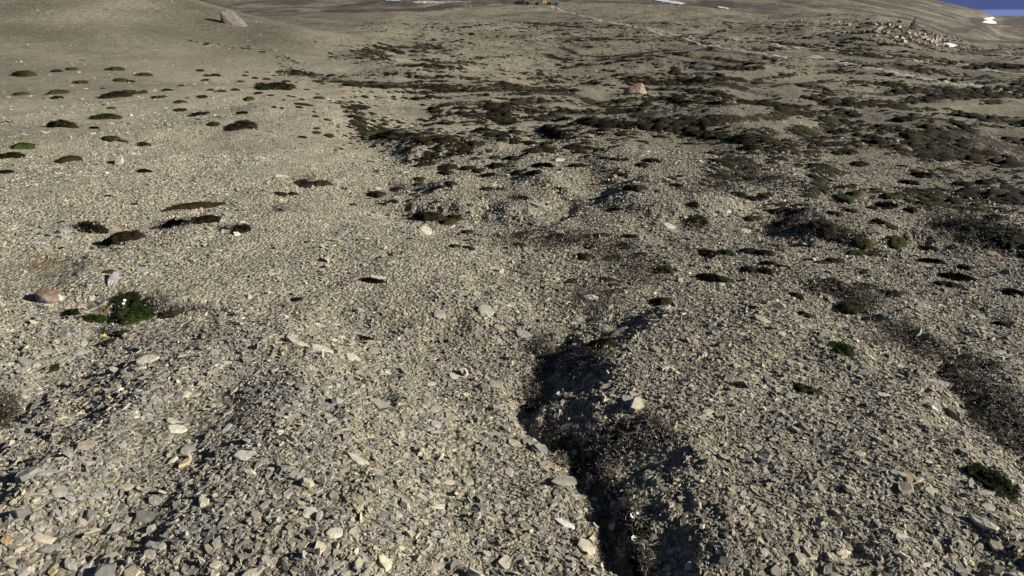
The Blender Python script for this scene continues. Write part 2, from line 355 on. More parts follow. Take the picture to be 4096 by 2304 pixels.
def rock2(name, c1, c2, c3, sc):
    m, N, L, P = mat(name)
    g = node(N, 'ShaderNodeTexCoord')
    n = node(N, 'ShaderNodeTexNoise', Scale=sc, Detail=7, Roughness=0.65); L.new(g.outputs['Object'], n.inputs['Vector'])
    n2 = node(N, 'ShaderNodeTexNoise', Scale=sc * 5, Detail=5, Roughness=0.7); L.new(g.outputs['Object'], n2.inputs['Vector'])
    c = ramp(N, L, n.outputs['Fac'], [(0.38, c1), (0.5, c2), (0.62, c3)])
    c = mixc(N, L, 1.0, c, ramp(N, L, n2.outputs['Fac'], [(0.35, (0.65, 0.65, 0.65)), (0.6, (1.15, 1.15, 1.15))]), 'MULTIPLY')
    L.new(c, P.inputs['Base Color']); P.inputs['Roughness'].default_value = 0.85
    b = node(N, 'ShaderNodeBump', Strength=0.8, Distance=0.15 / sc); L.new(n2.outputs['Fac'], b.inputs['Height']); L.new(b.outputs[0], P.inputs['Normal'])
    return m
M = dict(ground=ground_mat(), gravel=stone_mat('gravel_shale'), slab=stone_mat('slab_shale', 'obj', sc=0.6), rock=stone_mat('pale_boulder', 'obj', sc=0.12),
         moss=moss_mat('moss'), mossv=moss_mat('moss_mat', False),
         snow=plain('snow', (0.66, 0.67, 0.70), 0.6, 0.12, 3.0),
         path=plain('trodden_gravel', (0.31, 0.285, 0.235), 0.95, 0.28, 2.0),
         twig=plain('bleached_twig', (0.50, 0.48, 0.44), 0.9, 0.2, 60.0),
         litter=stone_mat('dead_leaves', True, sc=2.0))
OBJ = {}
def tag(o, label=None, cat=None, group=None, kind=None):
    if label: o['label'] = label
    if cat: o['category'] = cat
    if group: o['group'] = group
    if kind: o['kind'] = kind
    return o
def mesh_np(name, V, loops, starts, material, facecol=None, smooth=False):
    me = bpy.data.meshes.new(name)
    me.vertices.add(len(V)); me.vertices.foreach_set('co', np.ascontiguousarray(V, np.float32).ravel())
    me.loops.add(len(loops)); me.loops.foreach_set('vertex_index', np.ascontiguousarray(loops, np.int32))
    me.polygons.add(len(starts)); me.polygons.foreach_set('loop_start', np.ascontiguousarray(starts, np.int32))
    me.update(calc_edges=True)
    if facecol is not None:
        a = me.attributes.new('Col', 'FLOAT_COLOR', 'FACE')
        a.data.foreach_set('color', np.ascontiguousarray(np.concatenate([facecol, np.ones((len(facecol), 1))], 1), np.float32).ravel())
    (me.shade_smooth if smooth else me.shade_flat)()
    me.materials.append(material)
    return me
def link(name, me, loc=(0, 0, 0), parent=None):
    o = bpy.data.objects.new(name, me); C.objects.link(o); o.location = loc
    if parent: o.parent = parent
    return o
def add_attr(me, name, vals):
    a = me.attributes.new(name, 'FLOAT', 'POINT'); a.data.foreach_set('value', np.ascontiguousarray(vals, np.float32))

# ------------------------------------------------------------------ where plants grow: strokes drawn on the land (column, row, half height, strength)
STROKES = [
 ([(1150, 285), (1300, 315), (1450, 335), (1700, 345), (2000, 352), (2250, 362)], 20, 1.0),
 ([(1390, 222), (1480, 208), (1560, 200)], 24, 1.0),
 ([(1560, 205), (1750, 195)], 20, 0.6),
 ([(1450, 255), (1800, 250), (2200, 235), (2600, 225), (2900, 240)], 22, 0.30),
 ([(1400, 400), (1440, 460), (1420, 500), (1480, 530), (1700, 545), (1850, 570)], 26, 0.75),
 ([(1700, 380), (2000, 400), (2300, 410), (2600, 395), (3000, 390), (3400, 470)], 30, 0.40),
 ([(2420, 425), (2550, 460), (2700, 500), (2800, 530), (2950, 560)], 15, 0.75),
 ([(2600, 330), (2900, 330), (3150, 345), (3400, 350)], 18, 0.55),
 ([(2750, 440), (3000, 500), (3200, 560), (3300, 640)], 60, 0.34),
 ([(3000, 560), (3300, 600), (3600, 640), (4200, 690)], 70, 0.42),
 ([(2950, 640), (3300, 660), (3600, 700), (4200, 740)], 50, 0.50),
 ([(2900, 720), (3200, 750), (3500, 770), (4200, 790)], 40, 0.50),
 ([(3250, 395), (3450, 420), (3600, 425)], 14, 0.85),
 ([(3850, 455), (3980, 475), (4200, 490)], 12, 0.95),
 ([(3600, 330), (3900, 380), (4096, 400)], 22, 0.45),
 ([(1900, 470), (2000, 560), (2100, 590), (2200, 600)], 20, 0.45),
 ([(3120, 860), (3150, 900), (3250, 930), (3400, 950)], 42, 0.85),
 ([(3750, 850), (3900, 900), (4096, 960), (4200, 1000)], 60, 0.85),
 ([(2100, 945), (2300, 960), (2500, 1000), (2600, 1060), (2500, 1120), (2430, 1170)], 40, 0.42),
 ([(3280, 1150), (3400, 1180), (3560, 1200)], 28, 0.42),
 ([(3330, 1200), (3450, 1280), (3600, 1340), (3700, 1400)], 34, 0.35),
 ([(3800, 1450), (3950, 1550), (4096, 1700)], 80, 0.80),
 ([(2300, 1265), (2230, 1330), (2180, 1390)], 30, 0.75),
 ([(2160, 1480), (2170, 1600), (2230, 1750)], 34, 0.50),
 ([(2280, 1800), (2360, 1900), (2450, 1800), (2580, 1700), (2680, 1690)], 70, 0.80),
 ([(2420, 1960), (2480, 2060), (2540, 2200), (2570, 2340)], 70, 0.95),
 ([(1560, 225), (1350, 232)], 14, 0.7),
 ([(1260, 985)], 20, 0.2),
 ([(2640, 90), (2900, 110)], 10, 0.05),
 ([(2020, 80), (2100, 90), (2200, 100), (2330, 112)], 4, 0.9),
 ([(2250, 160), (2500, 160), (2750, 165)], 5, 0.6),
 ([(3050, 165), (3300, 200), (3500, 225), (3750, 252)], 9, 0.95),
 ([(1000, 195), (1080, 215), (1160, 240), (1200, 260)], 10, 0.55),
 ([(760, 160), (900, 185), (1000, 205)], 8, 0.45),
]
def stroke_eval(px, py):
    d = np.zeros(len(px))
    for pts, hw, st in STROKES:
        for i in range(max(1, len(pts) - 1)):
            a = np.array(pts[i], float); b = np.array(pts[min(i + 1, len(pts) - 1)], float) + 1e-3; ab = b - a
            t = np.clip(((px - a[0]) * ab[0] + (py - a[1]) * ab[1]) / (ab @ ab), 0, 1)
            dy = (py - a[1] - t * ab[1]); dx = (px - a[0] - t * ab[0]) * 0.35
            d = np.maximum(d, st * np.exp(-((dx * dx + dy * dy) / (hw * hw)) ** 1.2))
    return d
def project(x, y, z):
    zz = z - CAMZ; dep = y * cos(TH) - zz * sin(TH); up = y * sin(TH) + zz * cos(TH)
    dep = np.where(dep < 0.05, np.nan, dep)
    return PW / 2 + F * x / dep, PH / 2 - F * up / dep, dep
def veg(x, y, z=None):     # density of plants anywhere on the land
    if z is None: z = H(x, y)
    px, py, dep = project(x, y, z); r = np.hypot(x, y)
    ok = np.isfinite(px); d = np.zeros(len(x)); d[ok] = stroke_eval(px[ok], py[ok])
    right = sst((px - 1350) / 900) * sst((r - 6.5) / 8)
    base = (0.33 - .21 * sst((r - 22) / 16)) * right
    base += 0.10 * sst((px - 1250) / 300) * sst((r - 5) / 4)
    n = fbm(x * 0.35, y * 0.5, 77, 3) * 1.2
    _, rs = terrace(x, y); rs = rs * sst((r - 4) / 4) * sst((np.nan_to_num(px, nan=0) - 1150) / 500)
    return np.clip(np.nan_to_num((d + base * (1 + 1.6 * n)) * (.75 + .9 * rs) + .28 * rs * (1 - .6 * sst((r - 40) / 40))), 0, 1) * (r < 110)

# ------------------------------------------------------------------ ground sheet
def build_ground():
    rr = [0.25]
    while rr[-1] < 6000:
        r = rr[-1]; rr.append(r * (1.0085 if r < 260 else 1.014) + (0.004 if r < 1 else 0))
    rr = np.array(rr); A = np.radians(np.concatenate([np.linspace(-180, -62, 60, endpoint=False), np.linspace(-62, 62, 1180, endpoint=False), np.linspace(62, 180, 60)]))
    nr, na = len(rr), len(A)
    R, AA = np.meshgrid(rr, A, indexing='ij'); X = (R * np.sin(AA)).ravel(); Y = (R * np.cos(AA)).ravel()
    Z = np.concatenate([H(X[i:i + 200000], Y[i:i + 200000]) for i in range(0, len(X), 200000)])
    GR.update(r=rr, ri=np.arange(nr), a=A, ai=np.arange(na), z=Z.reshape(nr, na))
    V = np.stack([X, Y, Z], 1)
    i, j = np.meshgrid(np.arange(nr - 1), np.arange(na - 1), indexing='ij'); a = (i * na + j).ravel()
    q = np.stack([a, a + 1, a + na + 1, a + na], 1)
    cen = np.arange(na - 1)      # close the little hole under the camera
    V = np.concatenate([V, [[0, 0, float(H(np.array([0.0]), np.array([0.01]))[0])]]])
    tri = np.stack([cen, np.full(na - 1, len(V) - 1), cen + 1], 1)
    loops = np.concatenate([q[:, ::-1].ravel(), tri[:, ::-1].ravel()])
    starts = np.concatenate([np.arange(len(q)) * 4, len(q) * 4 + np.arange(len(tri)) * 3])
    me = mesh_np('ground', V, loops, starts, M['ground'], smooth=True)
    x, y, z = V.T
    r = np.hypot(x, y); px, py, dep = project(x, y, z)
    pe = np.zeros(len(x)); m = r < 115; pe[m] = veg(x[m], y[m], z[m])
    add_attr(me, 'peat', pe)
    hl = sst((-x - 2 - 0.12 * y) / 5)
    nb = fbm(x * 1.7, y * 1.7, 41, 4) + 0.35 * fbm(x * 6, y * 6, 43, 2)
    pxd = np.nan_to_num(px, nan=2048)
    shd_soil = 0.62 * sst((pxd - 1500 - 200 * fbm(x * .8, y * .8, 48, 2)) / 1100) + 0.40 * np.exp(-((pxd - 700) / 700) ** 2) * sst((np.nan_to_num(py, nan=0) - 1230) / 120)  # right: brown soil and painted gap shade; left lobe flank: painted shade
    shd_soil = shd_soil * (0.85 - 0.9 * nb * (r < 9)) * (1 - 0.50 * sst((r - 9) / 30)); shd_soil = shd_soil + .42 * hl * sst((r - 11) / 9) * (1 + 1.2 * fbm(x * .25 + 5, y * .25, 49, 4)); add_attr(me, 'soil_and_shade', np.clip(shd_soil, 0, .85))
    add_attr(me, 'fleck', 0.9 * sst((r - 14) / 20) * (1 - sst((r - 130) / 60)) * (1 - hl * (r < 48)) * sst((np.nan_to_num(px, nan=0) - 1200) / 400))
    add_attr(me, 'grain', np.clip(0.85 - 0.30 * hl - 0.3 * sst((r - 10) / 40), 0.15, 1))
    add_attr(me, 'far', sst((r - 12) / 30) * (1 - 0.25 * hl * (r < 50)))
    # dark bands on far land, by place
    pxn = np.nan_to_num(px, nan=-9999); pyn = np.nan_to_num(py, nan=9999)
    dk = 0.34 * sst((r - 30) / 60) + 0.10 * sst((r - 180) / 120)
    def band(pts, hw, s, rmin, rmax):
        a = np.array(pts, float); yy = np.interp(pxn, a[:, 0], a[:, 1], left=-9999, right=-9999)
        return s * (.75 + .9 * vn(pxn * .012, pyn * .05, 66)) * np.exp(-((pyn - yy - 10 * vn(pxn * .006, pxn * .001, 67)) / (hw * (1 + vn(pxn * .01, pyn * 0, 68)))) ** 2) * (r > rmin) * (r < rmax)
    for pts, hw, s, r0, r1 in [([(600, 30), (1000, 48), (1400, 45), (1700, 38), (1950, 20)], 9, .8, 100, 1500), ([(600, 10), (1100, 8), (1500, 2), (2050, 0)], 5, .5, 170, 2500),
                               ([(3050, 130), (3300, 150), (3700, 250)], 1, 0, 0, 1), ([(3500, 105), (3800, 118), (4100, 112), (5000, 110)], 16, .75, 85, 5000), ([(3880, 70), (3990, 92), (4100, 85), (5000, 80)], 18, .9, 300, 6000),
                               ([(3720, 165), (3900, 160), (4100, 168), (5000, 170)], 9, .8, 70, 600), ([(1900, 14), (2300, 6), (2600, 14), (2900, 40)], 7, .7, 160, 500),
                               ([(3800, 200), (3950, 208), (4100, 216), (5000, 240)], 9, .8, 40, 110)]:
        dk = np.maximum(dk, band(pts, hw, s, r0, r1))
    add_attr(me, 'dark', np.clip(dk, 0, 1))
    mu = np.zeros(len(x))
    for cx, cy, sx_, sy_ in [(215, 1030, 70, 26), (150, 1065, 60, 16), (530, 905, 60, 16), (120, 1430, 40, 12), (440, 1235, 45, 25), (390, 1255, 60, 16)]:
        mu = np.maximum(mu, np.exp(-(((pxn - cx) / sx_) ** 2 + ((pyn - cy) / sy_) ** 2) ** 2) * (r < 12))
    add_attr(me, 'mud', mu)
    o = link('ground', me); tag(o, kind='structure'); return o
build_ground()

# ------------------------------------------------------------------ gravel: loose shale as real shards
def shards(x, y, s, aspect, thick, yaw, tilt, tiltdir, col, sink=0.25, K=6, z=None, rough=0.22):
    n = len(x); z = Hg(x, y) if z is None else z; nrm = normal(x, y, 0.03)
    ang = (np.arange(K)[None] + rng.uniform(-0.36, 0.36, (n, K))) * (2 * pi / K)
    rad = rng.uniform(1 - rough * 1.6, 1 + rough * 0.7, (n, K))
    bx = np.cos(ang) * rad * 0.5 * s[:, None]; by = np.sin(ang) * rad * 0.5 * (s / aspect)[:, None]
    th = (s * thick)[:, None]
    ins = rng.uniform(0.66, 0.9, (n, K))
    jt = rng.uniform(-0.30, 0.30, (n, K))
    loc = np.empty((n, 2 * K, 3))
    off = rng.uniform(-0.06, 0.06, (n, 2)) * s[:, None]
    loc[:, :K, 0] = bx * ins + off[:, :1]; loc[:, :K, 1] = by * ins + off[:, 1:]; loc[:, :K, 2] = th * (1 - sink + jt)
    loc[:, K:, 0] = bx; loc[:, K:, 1] = by; loc[:, K:, 2] = -th * (sink + 0.15)
    cy_, sy_ = np.cos(yaw)[:, None], np.sin(yaw)[:, None]
    lx = loc[..., 0] * cy_ - loc[..., 1] * sy_; ly = loc[..., 0] * sy_ + loc[..., 1] * cy_; lz = loc[..., 2]
    # local frame: ground normal tilted
    tn = np.stack([np.cos(tiltdir) * np.sin(tilt), np.sin(tiltdir) * np.sin(tilt), np.cos(tilt)], 1)
    up = nrm * tn[:, 2:] + np.stack([tn[:, 0], tn[:, 1], -(nrm[:, 0] * tn[:, 0] + nrm[:, 1] * tn[:, 1])], 1)
    up /= np.linalg.norm(up, axis=1, keepdims=True)
    ax = np.stack([up[:, 2], np.zeros(n), -up[:, 0]], 1); ax /= np.linalg.norm(ax, axis=1, keepdims=True)
    ay = np.cross(up, ax)
    P = lx[..., None] * ax[:, None] + ly[..., None] * ay[:, None] + lz[..., None] * up[:, None]
    lift = 0.30 * np.sin(tilt) * s * 0.5
    P += np.stack([x, y, z + lift], 1)[:, None]
    V = P.reshape(-1, 3)
    k = np.arange(K); top = k; side = np.stack([k + K, (k + 1) % K + K, (k + 1) % K, k], 1).ravel()
    lp = np.concatenate([top, side]); st = np.concatenate([[0], K + 4 * k])
    base = (np.arange(n) * 2 * K)[:, None]
    loops = (lp[None] + base).ravel(); starts = (st[None] + (np.arange(n) * len(lp))[:, None]).ravel()
    fc = np.repeat(col, K + 1, axis=0)
    fc = fc * rng.uniform(0.93, 1.07, (len(fc), 1))
    return V, loops, starts, fc
TONES = np.array([(0.280, 0.262, 0.215), (0.375, 0.345, 0.268), (0.320, 0.297, 0.232), (0.215, 0.210, 0.195), (0.44, 0.412, 0.335), (0.235, 0.215, 0.170), (0.15, 0.147, 0.14), (0.36, 0.29, 0.18), (0.60, 0.57, 0.50)])
TP = np.array([0.24, 0.17, 0.20, 0.16, 0.05, 0.11, 0.05, 0.015, 0.005])
def tone_pick(n, grey):
    i = rng.choice(len(TONES), n, p=TP); c = TONES[i].copy()
    g = (rng.random(n) < grey)                       # greyer shale on some lobes
    c[g] = np.array([(0.235, 0.226, 0.205)]) * rng.uniform(0.7, 1.35, (g.sum(), 1))
    return c * rng.uniform(0.85, 1.15, (n, 1))
# column, row, length, width, lean in the picture, tone, shape, lift (0 flat .. 1 steep)
SL = [(594, 2066, 146, 62, 5, 'dark', 'broad slab', .3), (815, 2008, 88, 52, 78, 'pale', 'slab', .6), (756, 1795, 92, 38, -15, 'grey', 'long slab', .3), (708, 1715, 86, 46, 5, 'pale', 'square slab', .2),
 (695, 1685, 66, 28, 20, 'beige', 'slab', .2), (345, 1780, 90, 44, -12, 'brown', 'slab', .3), (241, 1966, 68, 58, 0, 'grey', 'rounded disc', .2), (986, 1822, 100, 52, 6, 'pale', 'rough slab', .3),
 (1188, 1899, 72, 42, 0, 'grey', 'rounded slab', .3), (1031, 2061, 66, 36, 22, 'brown', 'rounded stone', .4), (1243, 2053, 76, 62, 10, 'pale', 'mottled rough stone', .5), (1339, 2130, 70, 46, 0, 'pale', 'rounded slab', .2),
 (175, 2154, 112, 46, 10, 'beige', 'flat slab', .15), (201, 2190, 108, 30, -15, 'dark', 'long shard', .4), (281, 2255, 78, 50, 42, 'grey', 'slab', .3), (334, 2281, 92, 26, -45, 'blue', 'narrow shard', .5),
 (620, 2180, 98, 36, 5, 'grey', 'long stone', .3), (599, 2215, 52, 46, 0, 'grey', 'block', .3), (867, 2178, 72, 40, 76, 'grey', 'pointed slab', .7), (620, 2000, 62, 46, 10, 'grey', 'rounded stone', .3),
 (498, 1950, 88, 32, -15, 'brown', 'slab', .3), (472, 2109, 72, 44, 0, 'grey', 'slab', .3), (975, 2225, 60, 28, 5, 'dark', 'oval stone', .4), (859, 2257, 56, 36, -20, 'beige', 'yellowish stone', .3),
 (1010, 2292, 110, 42, -20, 'beige', 'slab', .4), (904, 1719, 68, 24, -55, 'blue', 'narrow shard', .5), (138, 1626, 74, 26, -50, 'dark', 'narrow shard', .4), (191, 1889, 100, 20, -10, 'grey', 'thin shard', .3),
 (392, 1984, 62, 36, 8, 'blue', 'slab', .3), (24, 2159, 52, 50, 0, 'ochre', 'block', .3), (954, 1772, 42, 44, 60, 'grey', 'slab', .5),
 (1541, 1629, 108, 58, 25, 'grey', 'three-cornered slab', .3), (1750, 1698, 62, 34, 25, 'blue', 'slab', .3), (1742, 1637, 44, 36, 20, 'grey', 'rounded slab', .2), (1440, 1841, 132, 36, 30, 'pale', 'long slab', .4),
 (2055, 1772, 64, 36, 32, 'beige', 'slab', .3), (1976, 1735, 92, 26, 5, 'grey', 'slab', .2), (1981, 1780, 66, 28, 12, 'grey', 'slab', .3), (2262, 2093, 98, 28, 28, 'white', 'long slab', .3),
 (2347, 2186, 90, 52, 42, 'beige', 'mottled slab', .3), (2193, 1857, 78, 36, 5, 'brown', 'slab', .2), (2262, 1920, 112, 42, 4, 'dark', 'layered ledge', .2), (2570, 1698, 104, 50, 8, 'dark', 'slab', .3),
 (1875, 1926, 46, 30, 10, 'grey', 'stone', .5), (1753, 2029, 62, 30, -8, 'pale', 'slab', .3), (1997, 2024, 46, 28, 10, 'grey', 'stone', .4), (1795, 1931, 62, 30, -8, 'beige', 'slab', .3),
 (1753, 2265, 62, 34, -6, 'grey', 'oval slab', .3), (2453, 2106, 40, 34, 0, 'white', 'rounded stone', 1.), (1949, 2212, 46, 24, 20, 'pale', 'stone', .4), (2514, 1597, 60, 40, 8, 'grey', 'slab', .3), (2534, 1576, 42, 22, 25, 'pale', 'slab', .3),
 (451, 1120, 84, 40, -62, 'blue', 'upright slab', .55), (565, 1083, 44, 36, 0, 'blue', 'square slab', .3), (588, 1435, 108, 40, -12, 'pale', 'slab', .3), (1198, 1372, 118, 28, 28, 'beige', 'half of a long split slab', .4),
 (1290, 1396, 112, 34, 20, 'pale', 'half of a long split slab', .4), (994, 1388, 32, 24, 60, 'grey', 'upright shard', .9), (387, 1550, 46, 22, -25, 'ochre', 'stone', .3), (106, 1446, 98, 30, 12, 'blue', 'slab', .2),
 (191, 1406, 72, 24, 0, 'grey', 'slab', .2), (329, 1406, 62, 22, -5, 'blue', 'slab', .2), (999, 1189, 36, 20, 76, 'beige', 'upright shard', .8), (578, 1512, 72, 22, -5, 'grey', 'slab', .3), (430, 1213, 62, 20, -8, 'pale', 'slab', .3),
 (371, 1194, 34, 28, 30, 'pale', 'slab', .4), (376, 1234, 74, 14, -22, 'blue', 'thin slab', .5), (748, 1576, 42, 30, 0, 'beige', 'slab', .2),
 (1944, 1239, 74, 46, 15, 'grey', 'slab', .3), (1758, 1255, 52, 36, -5, 'grey', 'slab', .2), (1997, 1308, 64, 26, 12, 'brown', 'slab', .2), (2095, 1335, 78, 36, 24, 'grey', 'slab', .2), (1416, 1433, 72, 36, 26, 'pale', 'slab', .3),
 (1499, 1404, 66, 42, 10, 'grey', 'slab', .2), (1620, 1374, 46, 22, 10, 'blue', 'slab', .3), (1819, 1504, 64, 28, 25, 'pale', 'slab', .3), (1984, 1536, 62, 36, 12, 'brown', 'slab', .2), (1727, 1533, 46, 18, -5, 'beige', 'slab', .2),
 (2363, 1189, 66, 32, 5, 'white', 'lumpy stone', .9), (1705, 921, 52, 36, 30, 'pale', 'slab', .2), (1514, 1108, 82, 16, 9, 'pale', 'thin slab', .6), (2474, 1327, 92, 24, -30, 'dark', 'slab', .5), (2050, 1223, 38, 30, 30, 'grey', 'slab', .4),
 (3696, 1226, 78, 34, 22, 'pale', 'overhanging slab', .9), (3563, 1260, 78, 42, -5, 'dark', 'block', .8), (3370, 1302, 50, 34, 8, 'grey', 'rounded stone', .6), (3127, 1332, 36, 22, 10, 'pale', 'stone', .4), (3050, 1276, 84, 24, 26, 'beige', 'long slab', .3),
 (3534, 1578, 66, 20, 12, 'pale', 'slab', .4), (2817, 1419, 38, 28, -70, 'pale', 'upright stone', .8), (3158, 1583, 44, 34, 20, 'grey', 'block', .6), (2835, 1646, 54, 28, 5, 'pale', 'slab', .4), (3791, 1366, 62, 28, -6, 'dark', 'slab', .6),
 (3325, 1234, 48, 32, 40, 'grey', 'slab', .4), (3924, 1265, 62, 18, 20, 'blue', 'slab', .2), (3760, 1530, 132, 22, 12, 'grey', 'long slab', .2), (2981, 921, 52, 20, 8, 'pale', 'slab', .3), (2891, 1135, 32, 16, 20, 'white', 'stone', .5),
 (3993, 1406, 62, 18, 0, 'blue', 'slab', .3), (3027, 1785, 52, 26, 15, 'grey', 'slab', .3), (3725, 1963, 62, 34, 28, 'pale', 'slab', .3), (3941, 2090, 144, 34, 26, 'pale', 'long slab', .3), (3955, 1968, 90, 24, -3, 'grey', 'oval slab', .5),
 (3955, 2026, 62, 30, 18, 'grey', 'slab', .3), (3646, 1916, 56, 44, 30, 'ochre', 'slab', .3), (3786, 2038, 72, 28, 30, 'grey', 'slab', .4), (3599, 1893, 92, 20, 12, 'grey', 'slab', .2), (3861, 1649, 62, 26, 5, 'pale', 'slab', .5),
 (3533, 1580 + 60, 50, 20, 5, 'grey', 'slab', .3), (3060, 2207, 42, 32, 40, 'pale', 'stone', .4), (3608, 2146, 62, 24, 16, 'pale', 'slab', .3), (3243, 2227, 62, 26, 10, 'beige', 'slab', .3), (2755, 2263, 40, 34, -70, 'pale', 'stone', .6),
 (3266, 1768, 42, 34, 0, 'dark', 'block', .8), (3285, 1832, 40, 30, -10, 'dark', 'block', .7), (3440, 1813, 50, 26, 5, 'beige', 'slab', .3), (3707, 2258, 48, 28, -10, 'beige', 'slab', .3), (3852, 2286, 82, 26, 20, 'blue', 'slab', .5),
 (4063, 2132, 56, 38, 20, 'grey', 'slab', .4), (3407, 2244, 62, 28, 5, 'dark', 'slab', .3), (262, 922, 70, 20, 4, 'blue', 'slab', .3), (265, 945, 66, 20, 10, 'grey', 'slab', .3), (155, 920, 66, 12, 4, 'grey', 'thin slab', .3), (155, 968, 66, 12, -4, 'blue', 'thin slab', .3),
 (915, 861, 44, 34, 25, 'blue', 'square slab', .4), (950, 938, 40, 24, 35, 'white', 'slab', .4), (900, 925, 46, 20, 10, 'pale', 'slab', .3), (1125, 703, 60, 12, 3, 'pale', 'thin slab', .2), (1352, 725, 56, 22, 8, 'blue', 'flat slab', .2),
 (2240, 928, 50, 24, 15, 'grey', 'slab', .3), (2680, 905, 56, 24, 22, 'pale', 'slab', .4), (2700, 924, 54, 18, 12, 'blue', 'slab', .3), (2755, 875, 60, 20, 30, 'pale', 'slab', .4), (2915, 845, 22, 16, 10, 'white', 'small stone', .8), (2240, 640, 46, 20, 6, 'white', 'slab', .3)]
def gravel():
    out = []
    classes = [  # length min, max, reach, stones per m2
        (0.008, 0.014, 3.6, 6500), (0.014, 0.024, 6.2, 3100), (0.024, 0.042, 10.0, 1250), (0.042, 0.068, 16, 300), (0.068, 0.105, 34, 7), (0.105, 0.20, 60, 0.35)]
    AZ = radians(47)
    for s0, s1, reach, dens in classes:
        rmin = 1.25
        n = int(dens * AZ * (reach ** 2 - rmin ** 2))
        r = np.sqrt(rng.uniform(rmin ** 2, reach ** 2, n)); a = rng.uniform(-AZ, AZ, n); x = r * np.sin(a); y = r * np.cos(a)
        z = Hg(x, y); px, py, dep = project(x, y, z)
        hl = sst((-x - 1.0 - 0.16 * y) / 2.6)
        # patches of bare fine soil between the stones
        bare = fbm(x * 1.7, y * 1.7, 41, 4) + 0.35 * fbm(x * 6, y * 6, 43, 2)
        bare = np.where((px > 1900) & (r < 9), np.minimum(bare, 0.05) - .1, bare)
        keep = sst(np.where(px < 1500, 0.60, .70) - bare * 2.6)
        big = s0 > 0.03
        keep = keep * (1 - (0.35 if not big else 0.25) * hl * (r > 2.2))
        keep *= 1 - (0.5 if s0 > .03 else 0.2) * sst((r - 4) / 6) * (1 - hl)
        if s0 > .04 and s0 < .06: keep = keep * np.where((px < 1500) & (r < 3.4), 1.0, .40)
        v = veg(x, y, z)
        keep *= 1 - 0.35 * v
        # lobe crests carry more and larger shale
        keep = np.where((px < 1500) & (py > 1220) & (hl < .9), keep * 1.0 + 0.25, keep)
        for a_ in SL:
            if a_[1] > 760 and s0 > 0.005: keep = np.where(((px - a_[0]) / (a_[2] * .46)) ** 2 + ((py - a_[1] - 2) / (max(a_[3], a_[2] * abs(sin(radians(a_[4]))) ) * .46)) ** 2 < 1, 0, keep)
        k = (rng.random(n) < keep) & (px > -350) & (px < 4450) & (py < 2700)
        x, y, z, r, px, py, hl, v = x[k], y[k], z[k], r[k], px[k], py[k], hl[k], v[k]; n = len(x)
        s = s0 + (s1 - s0) * rng.random(n) ** 1.6
        grey = 0.15 + 0.50 * np.exp(-((px - 650) / 750) ** 2) * sst((py - 1220) / 80) * (1 - sst((py - 2000) / 500)) + 0.10 * (px > 2500) * (py < 1200)
        asp = rng.uniform(1.1, 2.7, n); th = rng.uniform(0.10, 0.30, n) * np.where(rng.random(n) < .25, 1.6, 1) * (0.50 if s0 > .04 else (0.62 if s0 > .02 else .8))
        tilt = np.abs(rng.normal(0, 0.19, n)) + 0.03; st = rng.random(n) < 0.08; tilt[st] = rng.uniform(0.5, 1.15, st.sum())
        yaw = rng.normal(0, 1.0, n) + 0.3
        V, lo, stt, fc = shards(x, y, s, asp, th, yaw, tilt, rng.uniform(0, 2 * pi, n), tone_pick(n, grey), z=z)
        out.append((V, lo, stt, fc)); print('class', s0, n)
    nv = nl = 0; VV, LL, SS, FF = [], [], [], []
    for V, lo, stt, fc in out:
        VV.append(V); LL.append(lo + nv); SS.append(stt + nl); FF.append(fc); nv += len(V); nl += len(lo)
    me = mesh_np('gravel', np.concatenate(VV), np.concatenate(LL), np.concatenate(SS), M['gravel'], np.concatenate(FF))
    o = link('gravel', me); tag(o, 'loose grey and beige shale shards covering the ground', None, None, 'stuff')
gravel()

# ------------------------------------------------------------------ labels that single each thing out
MARKS = [(199, 1181, 'the rounded red-brown stone'), (520, 1250, 'the leafy green mat'), (588, 1435, 'the pale grey slab on the lobe edge'), (1243, 1382, 'the long split slab'),
 (1480, 1362, 'the yellow-green tuft'), (2400, 1372, 'the large olive cushion'), (2453, 2106, 'the white stone in the gully'), (594, 2066, 'the broad dark slab'),
 (815, 2008, 'the steep pale slab'), (1541, 1629, 'the three-cornered grey slab'), (1440, 1841, 'the long pale slab'), (2262, 1920, 'the layered dark ledge'),
 (3966, 1916, 'the dark green bush cushion'), (3224, 1557, 'the steep cushion with a flower'), (3357, 1392, 'the spiky green tuft'), (3405, 1225, 'the tall brown-green cushion'),
 (2860, 1120, 'the long yellow-olive cushion'), (1740, 868, 'the long dark brown cushion'), (281, 631, 'the brown cushion with a pale cap'), (97, 590, 'the bright green cushion'),
 (2545, 356, 'the pink and orange rock'), (935, 60, 'the boulder on the ridge'), (424, 465, 'the wide green moss patch'), (245, 498, 'the long olive moss strip'), (1102, 345, 'the big flat green patch'),
 (770, 890, 'the dark moss strip with lichen'), (451, 1120, 'the upright blue-grey slab'), (2570, 1698, 'the dark slab among dead plants'), (3563, 1260, 'the dark grey block'),
 (2090, 995, 'the domed olive cushion'), (2437, 724, 'the dome with a white flower'), (3941, 2090, 'the long slab of the lower right'), (1944, 1239, 'the large grey slab of the middle'), (3690, 1350, 'the shaded green tussock'),
 (1514, 1110, 'the thin slab over dead leaves'), (2620, 1205, 'the brown cushion with white flower')]
USED = set()
